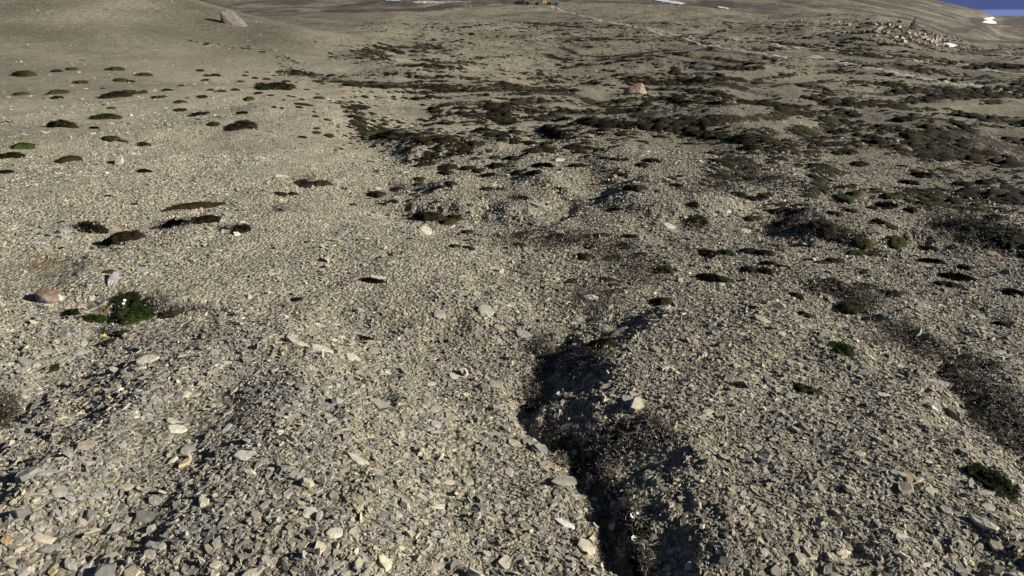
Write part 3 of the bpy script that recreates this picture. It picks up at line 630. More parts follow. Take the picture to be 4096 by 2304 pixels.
def where(px, py, skip=0, far=1e9):
    c = sorted(MARKS, key=lambda m: ((m[0] - px) ** 2 + (1.6 * (m[1] - py)) ** 2) * (1 if abs(m[0] - px) + abs(m[1] - py) > 8 else 1e6))[skip]
    dx, dy = px - c[0], py - c[1]; d = math.hypot(dx, dy)
    h = 'right' if dx > 0 else 'left'; v = 'below' if dy > 0 else 'above'
    if abs(dx) > 3.2 * abs(dy): s = h + ' of'
    elif abs(dy) > 1.6 * abs(dx): s = v
    else: s = v + ' and ' + h + ' of'
    q = 'just ' if d < 130 else ('' if d < 330 else 'far ')
    return q + s + ' ' + c[2]
def unique(head, px, py):
    for k in range(5):
        l = head + ' ' + where(px, py, k)
        if len(l.replace('-', ' ').split()) <= 16 and l not in USED: USED.add(l); return l
    for e in ('upper', 'lower', 'more isolated'):
        l = e + ' ' + head + ' ' + where(px, py); 
        if l not in USED: break
    USED.add(l); return l

# ------------------------------------------------------------------ traced slabs of shale
ST = dict(dark=(0.20, 0.195, 0.175), grey=(0.31, 0.30, 0.27), pale=(0.47, 0.45, 0.38), brown=(0.31, 0.275, 0.21), beige=(0.44, 0.40, 0.31), blue=(0.29, 0.295, 0.30), ochre=(0.36, 0.27, 0.15), white=(0.62, 0.60, 0.56))
SW = dict(dark='dark grey', grey='grey', pale='pale grey', brown='brown-grey', beige='beige', blue='blue-grey', ochre='ochre', white='whitish')
def slab_obj(px, py, Lp, Wp, ang, tone, shape, lift):
    x, y, z, ok = pt(px, py); x, y, z = x[0], y[0], z[0]
    n = normal(np.array([x]), np.array([y]), 0.06)[0]
    dist = sqrt(x * x + y * y + (CAMZ - z) ** 2); Lm = Lp * dist / F
    thick = Lm * (0.10 + 0.12 * random.random() + (0.12 if 'stone' in shape or 'block' in shape else 0)) * (1.6 if lift > .75 and 'slab' not in shape else 1)
    # the plane of its top face: laid on the ground, or leaning back from the viewer
    vd = np.array([-x, -y, CAMZ - z]) / dist
    leaning = n * (1 - 0.45 * lift) + vd * (0.55 * lift) + sdir * 0.10; leaning /= np.linalg.norm(leaning)
    K = 11; a = np.radians(ang); tt = np.sort((np.arange(K) + rng.uniform(-.3, .3, K)) * 2 * pi / K)
    corners = 3 if 'three' in shape or 'pointed' in shape else random.choice([4, 5, 5])
    ph = random.random() * 6
    if 'round' in shape or 'oval' in shape or 'disc' in shape: rad = np.ones(K) * rng.uniform(.93, 1.05, K)
    else:
        seg = 2 * pi / corners; rad = np.cos(seg / 2) / np.cos(((tt + ph) % seg) - seg / 2); rad = rad / rad.max() * rng.uniform(.9, 1.06, K) * (1.1 if corners > 3 else 1.25)
    ex = np.cos(tt) * rad * Lp / 2; ey = np.sin(tt) * rad * Wp / 2
    qx = px + ex * np.cos(a) - ey * np.sin(a); qy = py + ex * np.sin(a) + ey * np.cos(a)
    d = dirs(qx, qy); p0 = np.array([x, y, z - CAMZ]) + leaning * thick * 0.45
    t = (p0 @ leaning) / np.minimum(d @ leaning, -0.12); W = d * t[:, None] + [0, 0, CAMZ]
    c = W.mean(0); R = W - c
    m = np.linalg.norm(R, axis=1); R *= np.minimum(1, Lm * 1.1 / m)[:, None]
    def ring(s, h, j): return c + R * s + leaning * (h * thick) + rng.uniform(-1, 1, (K, 3)) * j * thick
    rings = [ring(0.45, 0.06, .08), ring(0.86, 0.02, .07), ring(1.0, -0.20, .06), ring(0.98, -0.65, .06), ring(0.80, -1.5, .05)]
    V = np.concatenate(rings + [[c + leaning * thick * 0.05]]) - c; fl = []
    for r_ in range(4):
        for i in range(K): j = (i + 1) % K; fl.append((r_ * K + i, (r_ + 1) * K + i, (r_ + 1) * K + j, r_ * K + j))
    for i in range(K): fl.append((5 * K, i, (i + 1) % K))
    fl.append(tuple(4 * K + i for i in range(K - 1, -1, -1)))
    if np.cross(R[0], R[3]) @ leaning < 0: fl = [f[::-1] for f in fl]
    me = bpy.data.meshes.new('shale_slab'); me.from_pydata([tuple(v) for v in V], [], fl); me.update(); me.shade_flat(); me.materials.append(M['slab'])
    name = 'shale_slab' if 'slab' in shape or 'ledge' in shape or 'shard' in shape or 'disc' in shape else 'shale_stone'
    o = link(name, me, tuple(c)); k = random.uniform(.88, 1.12); o.color = tuple(v * k for v in ST[tone]) + (1,)
    SL_LBL = {(594, 2066): 'broad dark grey slab, the largest in the lower left gravel', (815, 2008): 'steep pale slab standing on edge beside the broad dark slab', (1541, 1629): 'large three-cornered grey slab alone on the gravel lobe',
     (1440, 1841): 'long pale slab with a chipped edge lying across the gravel', (2453, 2106): 'rounded whitish stone lying in the dark bottom of the gully', (2262, 1920): 'layered dark ledge jutting over the near gully from the left bank',
     (588, 1435): 'pale grey slab lying on the dark gravel of the lobe edge', (451, 1120): 'upright blue-grey slab leaning above the leafy green mat', (1198, 1372): 'upper left half of the long split slab', (1290, 1396): 'lower right half of the long split slab',
     (2570, 1698): 'dark grey slab lying among dead white-tipped plants', (3563, 1260): 'dark grey shaded block among stones below a brown-green cushion', (3941, 2090): 'long pale slab, the longest at the lower right corner', (1944, 1239): 'large grey slab standing out in the middle gravel',
     (1514, 1108): 'thin pale slab roofing a dark tuft of dead leaves'}
    l = SL_LBL.get((px, py)) or unique(SW[tone] + ' ' + shape, px, py)
    USED.add(l); tag(o, l, 'stone' if name == 'shale_stone' else 'slab', 'larger shale slabs and stones in the gravel', 'thing'); return o
for a in SL: slab_obj(*a)

# ------------------------------------------------------------------ boulders
def hull(name, pts, material, loc=(0, 0, 0), jit=0.0, sub=0, rough=0.0, parent=None):
    import bmesh
    bm = bmesh.new()
    for p in pts: bm.verts.new([c + random.uniform(-jit, jit) for c in p])
    r = bmesh.ops.convex_hull(bm, input=bm.verts)
    bmesh.ops.delete(bm, geom=list({g for g in r['geom_interior'] + r['geom_unused'] if isinstance(g, bmesh.types.BMVert)}), context='VERTS')
    if sub:
        bmesh.ops.subdivide_edges(bm, edges=bm.edges[:], cuts=sub, use_grid_fill=True); bmesh.ops.triangulate(bm, faces=bm.faces[:])
        sc = max(v.co.length for v in bm.verts)
        for v in bm.verts:
            q = v.co / sc * 4; k = float(fbm(np.array([q.x + q.z * .7]), np.array([q.y - q.z * .9]), 61, 3)[0]); v.co += v.co.normalized() * k * rough * sc
    me = bpy.data.meshes.new(name); bm.to_mesh(me); bm.free(); me.shade_flat(); me.materials.append(material)
    return link(name, me, loc, parent)
x, y, z, _ = pt(940, 96); x, y = x[0], y[0]; s = sqrt(x * x + y * y) * 84 / F
zb = float(Hg(np.array([x]), np.array([y]))[0])
P_ = [(-.50, -.18, -.12), (-.47, .22, -.05), (-.50, -.10, .36), (-.46, -.16, .34), (-.44, .2, .40), (-.30, .0, .43), (-.12, .08, .40), (.02, .1, .30), (.30, .08, .06), (.5, .02, -.16), (.46, -.2, -.30), (.1, -.34, -.24), (-.25, -.32, -.12), (-.44, -.26, .0), (-.3, -.2, -.35), (.4, .2, -.35), (-.4, .3, -.3)]
o = hull('ridge_boulder', [(a * s, b * s, c * s) for a, b, c in P_], rock2('ridge_boulder_stone', (0.20, 0.115, 0.06), (0.19, 0.17, 0.15), (0.11, 0.11, 0.115), 3.0), (x, y, zb + .12 * s), 0, 3, .03)
tag(o, 'wedge-shaped grey and rust boulder standing on the left ridge', 'boulder')
x, y, z, _ = pt(2545, 372); x, y = x[0], y[0]; s = sqrt(x * x + y * y) * 84 / F
zb = float(Hg(np.array([x]), np.array([y]))[0])
P_ = [(-.62, -.1, .04), (-.50, -.2, -.1), (-.48, 0, .20), (-.30, -.05, .26), (-.1, .05, .38), (.10, .05, .44), (.2, -.02, .44), (.32, 0, .36), (.42, -.1, .12), (.5, -.2, -.1), (-.3, -.28, .02), (.1, -.3, .05), (-.4, .25, -.1), (.4, .25, -.1)]
o = hull('pink_rock', [(a * s, b * s, c * s) for a, b, c in P_], rock2('pink_stone', (0.34, 0.24, 0.185), (0.33, 0.21, 0.12), (0.31, 0.285, 0.29), 3.5), (x, y, zb), 0, 3, .04)
tag(o, 'pink and orange rock sitting alone among dark moss patches', 'rock')
x, y, z, _ = pt(196, 1195); x, y = x[0], y[0]; s = sqrt(x * x + y * y + 2.2) * 100 / F
zb = float(Hg(np.array([x]), np.array([y]))[0])
pts = []
for i in range(60):
    a = random.random() * 6.283; u = random.uniform(-1, 1); q = sqrt(1 - u * u)
    pts.append((q * cos(a) * .5 * s, q * sin(a) * .34 * s, u * .24 * s))
o = hull('red_stone', pts, rock2('red_brown_stone', (0.19, 0.112, 0.076), (0.23, 0.145, 0.10), (0.36, 0.33, 0.30), 7.0), (x, y, zb + .07 * s), 0, 2, .03); o.rotation_euler = (0, .2, -.35)
for p in o.data.polygons: p.use_smooth = True
tag(o, 'rounded red-brown stone with pale lichen beside a small green cushion', 'stone')
x, y, z, _ = pt(242, 1200); x, y = x[0], y[0]; s = sqrt(x * x + y * y + 2.2) * 22 / F
o = hull('lichen_stone', [(random.gauss(0, .4) * s, random.gauss(0, .3) * s, random.gauss(0.2, .3) * s) for i in range(24)], rock2('whitish_stone', (0.40, 0.40, 0.44), (0.6, 0.58, 0.57), (0.7, 0.68, 0.66), 20.0), (x, y, float(Hg(np.array([x]), np.array([y]))[0])), 0, 1, .02)
tag(o, 'small whitish stone touching the lower end of the red-brown stone', 'stone')

def rnd_rock(w, d, h, flat=0.0):
    p = []
    for sx_ in (-1, 1):
        for sy_ in (-1, 1):
            for sz_ in (-1, 1):
                p.append((sx_ * w / 2 * random.uniform(.6, 1), sy_ * d / 2 * random.uniform(.6, 1), sz_ * h / 2 * random.uniform(.55, 1)))
    for _ in range(4): p.append((random.uniform(-.55, .55) * w, random.uniform(-.55, .55) * d, random.uniform(-.5, .6) * h))
    return p
ROCKM = [hull('outcrop_rock', rnd_rock(1, .8, .6), M['rock'], (0, 0, 0), 0, 1, .03) for _ in range(7)]
RM = [o.data for o in ROCKM]
for o in ROCKM: bpy.data.objects.remove(o)
def rock_at(px, py, wpx, name, label, cat, group, tone=None, hk=1.0, rz=None, tilt=.5, sinkf=.25):
    x, y, z, ok = pt(px, py); x, y, z = float(x[0]), float(y[0]), float(z[0])
    dist = sqrt(x * x + y * y); s = wpx * dist / F
    o = bpy.data.objects.new(name, random.choice(RM)); C.objects.link(o)
    o.location = (x, y, z + s * (.30 * hk - sinkf)); o.scale = (s, s * random.uniform(.6, 1), s * hk)
    o.rotation_euler = (random.uniform(-tilt, tilt), random.uniform(-tilt, tilt), random.uniform(0, 6.3) if rz is None else rz)
    c = tone or random.choice([(0.42, .39, .32), (.36, .335, .28), (.50, .46, .37), (.32, .29, .24), (.42, .35, .26)])
    o.color = (*c, 1); tag(o, label, cat, group); return o
# the outcrop of broken rock on the right crest
def crest_row(px): return float(np.interp(px, CR[:, 0], CR[:, 1]))
big = [(3545, 124, 24, 'squarish pale block leaning in the upper part of the outcrop'), (3712, 141, 20, 'pale squarish block near the right end of the outcrop'), (3752, 146, 30, 'long flat-topped block at the right end of the outcrop'),
       (3670, 140, 26, 'slanting pale slab below the stone cairn'), (3690, 152, 26, 'long slanting slab downhill of the stone cairn'), (3632, 134, 18, 'thick slab with a black hollow under it below the cairn'),
       (3594, 90, 16, 'dark hunched boulder on the skyline of the outcrop'), (3470, 78, 14, 'dark low boulder on the crest left of the outcrop'), (3244, 58, 10, 'lone dark boulder on the crest far left of the cairn'),
       (3318, 62, 18, 'dark low boulder on the crest between lone boulder and outcrop'), (3765, 180, 14, 'dark block beside the small snow strip'), (3720, 168, 20, 'pale angular block at the foot of the outcrop')]
for px, py, w_, l in big:
    rock_at(px, py, w_, 'outcrop_rock', l, 'rock', 'rocks of the crest outcrop', (.14, .12, .09) if 'dark' in l else None, hk=.7 if w_ > 24 else 1.0)
for i in range(150):
    t = random.random() ** .75; px = 3300 + t * 565; c0 = crest_row(px) + 7; c1 = np.interp(px, [3380, 3500, 3650, 3780, 3880], [135, 155, 172, 188, 196])
    py = c0 + (c1 - c0) * random.random()
    rock_at(px, py, random.uniform(8, 22) * (1 if px > 3460 else .7), 'outcrop_rock', 'pale angular rock lying in the broken rubble of the crest outcrop', 'rock', 'rocks of the crest outcrop', hk=random.uniform(.5, 1.1))
def merged_rocks(name, label, spots):
    VV, LL, SS, FF = [], [], [], []; nv = nl = 0
    base = []
    for me in RM:
        v = np.empty(len(me.vertices) * 3, np.float32); me.vertices.foreach_get('co', v); l = np.empty(len(me.loops), np.int32); me.loops.foreach_get('vertex_index', l)
        st = np.empty(len(me.polygons), np.int32); me.polygons.foreach_get('loop_start', st); base.append((v.reshape(-1, 3), l, st))
    px = np.array([s[0] for s in spots]); py = np.array([s[1] for s in spots]); x, y, z, ok = pt(px, py)
    for i, (a, b, wp, tone) in enumerate(spots):
        if not ok[i]: continue
        v, l, st = random.choice(base); s = wp * math.hypot(x[i], y[i]) / F
        R_ = np.array(Matrix.Rotation(random.uniform(0, 6.28), 3, 'Z') @ Matrix.Rotation(random.uniform(-.6, .6), 3, 'X'))
        V = (v * [s, s * random.uniform(.6, 1), s * random.uniform(.4, .9)]) @ R_.T + [x[i], y[i], z[i]]
        VV.append(V); LL.append(l + nv); SS.append(st + nl); FF.append(np.tile(np.array(tone) * random.uniform(.8, 1.2), (len(st), 1))); nv += len(V); nl += len(l)
    me = mesh_np(name, np.concatenate(VV), np.concatenate(LL), np.concatenate(SS), stone_mat(name + '_stone', True, sc=0.15), np.concatenate(FF))
    tag(link(name, me), label, None, None, 'stuff')
sp = []
for i in range(900):
    px = random.uniform(3000, 3900); c0 = crest_row(px) + 3; c1 = np.interp(px, [3000, 3250, 3500, 3650, 3780, 3880], [95, 130, 165, 185, 196, 204])
    t = random.random(); 
    if px < 3350 and random.random() < .55: continue
    sp.append((px, c0 + (c1 - c0) * t, random.uniform(3, 8), random.choice([(.36, .33, .27), (.28, .25, .2), (.42, .38, .3), (.12, .1, .08)])))
for i in range(160): sp.append((random.uniform(3860, 4300), random.uniform(180, 208), random.uniform(3, 8), random.choice([(.3, .28, .23), (.10, .09, .08)])))
merged_rocks('rubble', 'small broken rock strewn over the crest outcrop', sp)
sp = []
for i in range(500): sp.append((random.uniform(1840, 2330), random.uniform(19, 30) if random.random() < .5 else random.uniform(19, 23), random.uniform(2.5, 6), random.choice([(.10, .09, .08), (.2, .18, .15), (.32, .3, .26)])))
for i in range(420): sp.append((random.uniform(2230, 2800), random.uniform(22, 38) if i % 2 else random.uniform(22, 70), random.uniform(1.8, 5), random.choice([(.10, .09, .08), (.25, .22, .18), (.42, .4, .34)])))
for i in range(200): sp.append((random.uniform(3000, 3300), random.uniform(62, 95), random.uniform(2, 5), random.choice([(.10, .09, .08), (.25, .22, .18), (.42, .4, .34)])))
merged_rocks('crest_rubble', 'dark and pale rubble scattered along the far crest', sp)

# the cairn: stacked stones with a thin dark stone set upright on top
x, y, z, _ = pt(3652, 122); x, y, z = float(x[0]), float(y[0]), float(z[0]); k = math.hypot(x, y) / F * .84
t_ = bpy.data.objects.new('stone_cairn', None); C.objects.link(t_); t_.location = (x, y, z); tag(t_, 'stone cairn topped by a thin dark upright stone on the outcrop', 'cairn')
zz = -2 * k
cm1 = rock2('cairn_stone', (0.34, 0.20, 0.12), (0.36, 0.31, 0.25), (0.26, 0.24, 0.2), 2.0); cm2 = plain('dark_upright_stone', (0.05, 0.045, 0.04), .9, .3, 4)
for i, (dx, w_, h_) in enumerate([(0, 30, 9), (-8, 16, 8), (7, 17, 8), (0, 26, 7), (-7, 14, 7), (7, 15, 7), (1, 22, 6), (6, 15, 8), (-7, 12, 6)]):
    row = [0, 1, 1, 2, 3, 3, 4, 5, 5][i]; zz = [-1, 6, 6, 12, 17, 17, 23, 28, 27][i]
    hull('stone', [(a * k, b * k, c * k) for a, b, c in rnd_rock(w_, w_ * .8, h_ * 1.15)], cm1, (dx * k, random.uniform(-1, 1) * k, zz * k), 0, 1, .02, t_)
hull('upright_stone', [(a * k, b * k, c * k) for a, b, c in [(-7, -2, 0), (3, -2, 0), (-6, 2, 0), (3, 2, 0), (-4, -2, 5), (2, 1, 5), (-2, -1.5, 9), (1.8, 1.5, 9), (-1, -1, 12), (2.5, 1, 12)]], cm2, (-3 * k, 0, 30 * k), 0, 1, .03, t_)
hull('head_stone', [(a * k, b * k, c * k) for a, b, c in rnd_rock(7, 5, 7)], cm2, (-.0 * k, 0, 43.5 * k), 0, 1, .02, t_)

# person in yellow trousers on the crest, and dark boulders round them
def skin(name, nodes, edges, material, parent, loc=(0, 0, 0), sub=1):
    me = bpy.data.meshes.new(name); me.from_pydata([n[:3] for n in nodes], edges, []); o = link(name, me, loc, parent)
    md = o.modifiers.new('skin', 'SKIN'); 
    for i, n in enumerate(nodes): me.skin_vertices[0].data[i].radius = (n[3], n[3])
    me.skin_vertices[0].data[0].use_root = True
    s = o.modifiers.new('sub', 'SUBSURF'); s.levels = s.render_levels = sub; md.use_smooth_shade = True
    me.materials.append(material); return o
x, y, z, _ = pt(2176, 19.6); x, y, z = float(x[0]), float(y[0]), float(z[0])
dgs = bpy.data.objects.new('person', None); C.objects.link(dgs); dgs.location = (x, y, z); dgs.rotation_euler = (0, 0, .3)
tag(dgs, 'person in yellow trousers and dark jacket standing on the far crest', 'person')
B = [(0, 0, .95, .13), (0, 0, 1.15, .13), (0, 0, 1.38, .15), (0, 0, 1.50, .06), (0, -.02, 1.60, .085), (0, -.02, 1.70, .08),
     (-.11, 0, .90, .10), (-.15, 0, .50, .07), (-.17, .02, .10, .045), (-.17, -.14, .04, .04), (.11, 0, .90, .10), (.15, -.04, .50, .07), (.17, 0, .10, .045), (.17, -.16, .04, .04),
     (-.22, 0, 1.40, .06), (-.30, .02, 1.12, .045), (-.26, -.12, .92, .035), (.22, 0, 1.40, .06), (.30, .02, 1.12, .045), (.26, -.12, .92, .035)]
E = [(0, 1), (1, 2), (2, 3), (3, 4), (4, 5), (0, 6), (6, 7), (7, 8), (8, 9), (0, 10), (10, 11), (11, 12), (12, 13), (2, 14), (14, 15), (15, 16), (2, 17), (17, 18), (18, 19)]
skin('body', B, E, plain('skin', (.45, .28, .2), .6, .1), dgs)
skin('trousers', [(0, 0, .97, .17), (-.12, 0, .90, .135), (-.15, 0, .50, .11), (-.17, .02, .12, .085), (.12, 0, .90, .135), (.15, -.04, .50, .11), (.17, 0, .12, .085)], [(0, 1), (1, 2), (2, 3), (0, 4), (4, 5), (5, 6)], plain('yellow_cloth', (.75, .38, .04), .8, .12), dgs)
skin('jacket', [(0, 0, .98, .18), (0, 0, 1.2, .18), (0, 0, 1.40, .18), (0, 0, 1.52, .10), (-.22, 0, 1.40, .09), (-.31, .02, 1.12, .07), (-.27, -.12, .95, .05), (.22, 0, 1.40, .09), (.31, .02, 1.12, .07), (.27, -.12, .95, .05)], [(0, 1), (1, 2), (2, 3), (2, 4), (4, 5), (5, 6), (2, 7), (7, 8), (8, 9)], plain('dark_cloth', (.015, .02, .035), .8, .2), dgs)
skin('hair', [(0, 0, 1.66, .095), (0, .02, 1.73, .09)], [(0, 1)], plain('dark_hair', (.03, .02, .015), .7, .2), dgs)
for s_ in (-1, 1): skin('boot', [(s_ * .17, .04, .06, .06), (s_ * .17, -.06, .05, .06), (s_ * .17, -.17, .04, .045)], [(0, 1), (1, 2)], plain('boot_leather', (.03, .025, .02), .6, .2), dgs)
for (px, py, w_, l) in [(2080, 17.5, 36, 'largest black boulder left of the person in yellow trousers'), (2110, 18.5, 20, 'black boulder between the largest black boulder and the person'), (2150, 19, 22, 'black boulder just left of the person in yellow trousers'), (2202, 18.5, 26, 'black boulder just right of the person in yellow trousers'), (2228, 18, 16, 'small black boulder at the right end of the boulder group'), (2060, 18, 16, 'small black boulder at the left end of the boulder group')]:
    rock_at(px, py, w_, 'dark_boulder', l, 'boulder', 'dark boulders around the person on the crest', (.028, .026, .024), hk=.85, tilt=.2, sinkf=.12)

# ------------------------------------------------------------------ snow and the trodden path
def patch(name, poly, material, lift, step=(3, 1.2), **tg):
    a = np.array(poly, float); x0, y0 = a.min(0); x1, y1 = a.max(0)
    gx = np.arange(x0, x1 + step[0], step[0]); gy = np.arange(y0, y1 + step[1], step[1])
    X, Y = np.meshgrid(gx, gy); wx, wy, ok = cast(X.ravel(), Y.ravel(), Hg); wz = Hg(wx, wy)
    jx = X.ravel() + 3 * vn(X.ravel() * .12, Y.ravel() * .5, 91); jy = Y.ravel() + 1.6 * vn(X.ravel() * .10, Y.ravel() * .6, 92)
    ins = inside(jx, jy, a) & ok; n = len(gx); fl = []
    edge = ins.reshape(X.shape)
    for i in range(len(gy) - 1):
        for j in range(n - 1):
            q = [i * n + j, i * n + j + 1, (i + 1) * n + j + 1, (i + 1) * n + j]
            if all(ins[k] for k in q):
                P4 = np.stack([wx[q], wy[q]], 1)
                if np.ptp(P4, axis=0).max() < 60: fl.append(tuple(q[::-1]))
    par = {}
    def fd(k):
        while par.setdefault(k, k) != k: k = par[k]
        return k
    for f in fl:
        for k in f[1:]: par[fd(k)] = fd(f[0])
    if fl:
        cnt = {}
        for f in fl: cnt[fd(f[0])] = cnt.get(fd(f[0]), 0) + 1
        bst = max(cnt, key=cnt.get); fl = [f for f in fl if fd(f[0]) == bst]
    if not fl: print('EMPTY', name, poly[0]); return None
    used = sorted({k for f in fl for k in f}); ix = {k: i for i, k in enumerate(used)}
    c = np.array([wx[used].mean(), wy[used].mean(), wz[used].mean()])
    V = np.stack([wx[used], wy[used], wz[used] + lift], 1) - c
    me = bpy.data.meshes.new(name); me.from_pydata([tuple(v) for v in V], [], [tuple(ix[k] for k in f) for f in fl]); me.update(); me.shade_smooth(); me.materials.append(material)
    o = link(name, me, tuple(c)); s = o.modifiers.new('thick', 'SOLIDIFY'); s.thickness = lift * 1.4; s.offset = -1; tag(o, **tg); return o
for poly, l in [([(3944, 69), (3972, 68), (3982, 72), (3966, 78), (3978, 84), (3990, 93), (3975, 96), (3925, 90), (3930, 86), (3946, 81), (3930, 74)], 'broken snow patch at the foot of the far right hill'),
                ([(2590, -6), (2640, -2), (2700, 6), (2752, 16), (2720, 19), (2690, 16), (2630, 6)], 'white snow strip beyond the crest, cut by the top edge'),
                ([(2868, 26), (2900, 31), (2935, 38), (2968, 41), (2920, 44), (2890, 38), (2866, 32)], 'narrow snow strip in the hollow below the far hill'),
                ([(3772, 178), (3800, 178), (3828, 187), (3800, 191), (3775, 186)], 'small snow strip at the foot of the outcrop'),
                ([(1640, 9), (1700, 7), (1780, 9), (1850, 6), (1850, 9), (1760, 13), (1650, 12)], 'long thin snow streak on the distant slope'),
                ([(1540, -4), (1580, -2), (1610, 5), (1570, 6), (1545, 3)], 'short snow streak near the top of the distant slope')]:
    patch('snow_patch', poly, M['snow'], .25 if poly[0][1] < 60 else .10, step=(2.5, 1.0), label=l, cat='snow', group='remnant snow patches')
def ribbon(pts, w0, name):
    NS = 700; a = np.array(pts, float); t = np.linspace(0, 1, NS); cum = np.concatenate([[0], np.cumsum(np.hypot(*np.diff(a, axis=0).T))]); cum /= cum[-1]
    px = np.interp(t, cum, a[:, 0]); py = np.interp(t, cum, a[:, 1]); x, y, ok = cast(px, py, Hg)
    x = np.convolve(np.pad(x, 20, 'edge'), np.ones(41) / 41, 'valid'); y = np.convolve(np.pad(y, 20, 'edge'), np.ones(41) / 41, 'valid')
    dx, dy = np.gradient(x), np.gradient(y); L = np.hypot(dx, dy); nx, ny = -dy / L, dx / L
    r = np.hypot(x, y); V = []; i_ = np.arange(NS)
    for k, s in enumerate((-1, -.85, -.4, 0, .4, .85, 1)):
        ww = w0 * (.65 + 1.3 * vn(i_ * .05, np.full(NS, 3.3), 5) + .7 * vn(i_ * .31, np.full(NS, k * 7.7), 6)) * s + .25 * vn(i_ * .02, np.full(NS, 9.), 8); X = x + nx * ww; Y = y + ny * ww
        V.append(np.stack([X, Y, Hg(X, Y) + (.016 * np.minimum(1, r / 60) if abs(s) < .9 else -.02)], 1))
    V = np.concatenate(V); fl = []
    for k in range(6):
        for i in range(NS - 1): fl.append((k * NS + i, (k + 1) * NS + i, (k + 1) * NS + i + 1, k * NS + i + 1))
    me = bpy.data.meshes.new(name); me.from_pydata([tuple(v) for v in V], [], fl); me.update(); me.shade_smooth(); me.materials.append(M['path'])
    tag(link(name, me), kind='structure')
ribbon([(2200, 24), (2222, 40), (2300, 55), (2370, 78), (2440, 92), (2520, 105)], .30, 'path')
ribbon([(2216, 26), (2240, 40), (2310, 58), (2400, 80), (2500, 98), (2580, 118), (2660, 140), (2740, 158), (2830, 182), (2960, 205), (3100, 225), (3240, 245)], .30, 'path')
ribbon([(2540, 102), (2620, 118), (2690, 138), (2800, 160)], .30, 'path')
ribbon([(3230, 225), (3330, 245), (3450, 268), (3620, 300), (3800, 335), (4096, 372)], .30, 'path')
ribbon([(2900, 150), (3100, 180), (3300, 200), (3500, 220), (3750, 250), (4096, 300)], .30, 'path')

# ------------------------------------------------------------------ moss cushions
def dome(kind, seed, rings=12, segs=26, blades=500, blen=.07):
    r0 = random.Random(seed); g = np.random.default_rng(seed)
    V = []; fl = []
    for i in range(rings):
        t = (i + 1) / rings
        for j in range(segs):
            a = j / segs * 2 * pi
            V.append((t * cos(a), t * sin(a), 0))
    V = np.array(V); rad = np.hypot(V[:, 0], V[:, 1]); an = np.arctan2(V[:, 1], V[:, 0])
    edge = 1 + g.uniform(-.09, .09, len(V)) * (rad > .8) + 0.65 * fbm(np.cos(an) * 1.6 + seed, np.sin(an) * 1.6 + seed * 3, seed, 4, .6)
    prof = np.sqrt(np.clip(1 - rad ** 2.6, 0, 1))
    lump = 1 + 0.50 * fbm(V[:, 0] * 2.2 + seed, V[:, 1] * 2.2, seed + 5, 4)
    if kind == 'mat': prof = prof ** .6 * .8; lump = 1 + 0.9 * fbm(V[:, 0] * 3 + seed, V[:, 1] * 3, seed + 5, 4)
    V[:, 0] *= edge * .5; V[:, 1] *= edge * .5; V[:, 2] = prof * lump - .12 * (rad > .99)
    top = np.array([[0, 0, prof[0] * float(lump[:segs].mean())]])
    for i in range(rings - 1):
        for j in range(segs):
            k = (j + 1) % segs; fl.append((i * segs + j, (i + 1) * segs + j, (i + 1) * segs + k, i * segs + k))
    for j in range(segs): fl.append((rings * segs, j, (j + 1) % segs))
    A = np.concatenate([V, top]); L = [list(A)]; n0 = len(A); B = []; bf = []
    for b in range(blades):
        k = int(g.integers(0, (rings - 1) * segs)); p = V[k] + np.append(g.normal(0, .02, 2), 0)
        d = np.array([p[0] * 1.6, p[1] * 1.6, .55]) + g.normal(0, .45, 3); d /= np.linalg.norm(d)
        s = np.cross(d, g.normal(0, 1, 3)); s /= np.linalg.norm(s) + 1e-6; l = blen * g.uniform(.5, 1.3); q = n0 + len(B)
        w_ = l * .22; zk = 2.6
        B += [p - s * w_ + [0, 0, -.01], p + s * w_ + [0, 0, -.01], p + d * l * [1, 1, zk]]; bf.append((q, q + 1, q + 2))
    A = np.concatenate([A, np.array(B)]) if B else A
    me = bpy.data.meshes.new('moss_cushion'); me.from_pydata([tuple(v) for v in A], [], fl + bf); me.update(); me.shade_smooth(); me.materials.append(M['moss']); return me
LO = [dome('c', 100 + i, 7, 16, 60, .06) for i in range(6)]
MID = [dome('c', 200 + i, 12, 26, 900, .045) for i in range(5)]
BIG = [dome('c', 300 + i, 16, 40, 4200, .034) for i in range(3)]
LEAF = [dome('mat', 400 + i, 14, 34, 3800, .075) for i in range(3)]
CT = dict(olive=(.034, .031, .009), green=(.026, .040, .009), bright=(.036, .060, .010), brown=(.027, .020, .010), dark=(.012, .011, .006), rust=(.038, .025, .011), deep=(.016, .022, .007), litter=(.024, .020, .015))
CW = dict(olive='olive', green='green', bright='bright green', brown='brown', dark='dark', rust='rusty brown', deep='dark green', litter='blackish')
CU = []      # column, row, width, height, tone, kind, lean
def z6(x, y, w_, h_, t, k='c', a=8): CU.append((x / 1.886, 250 + y / 1.886, w_ / 1.886, h_ / 1.886, t, k, a))
def z7(x, y, w_, h_, t, k='c', a=4): CU.append((1366 + x / 1.886, 250 + y / 1.886, w_ / 1.886, h_ / 1.886, t, k, a))
def z8(x, y, w_, h_, t, k='c', a=6): CU.append((2732 + x / 1.888, 250 + y / 1.888, w_ / 1.888, h_ / 1.888, t, k, a))
def y1(x, y, w_, h_, t, k='c', a=4): CU.append((x / 1.886, 900 + y / 1.886, w_ / 1.886, h_ / 1.886, t, k, a))
def y2(x, y, w_, h_, t, k='c', a=4): CU.append((1366 + x / 1.886, 900 + y / 1.886, w_ / 1.886, h_ / 1.886, t, k, a))
def y3(x, y, w_, h_, t, k='c', a=6): CU.append((2732 + x / 1.888, 900 + y / 1.888, w_ / 1.888, h_ / 1.888, t, k, a))
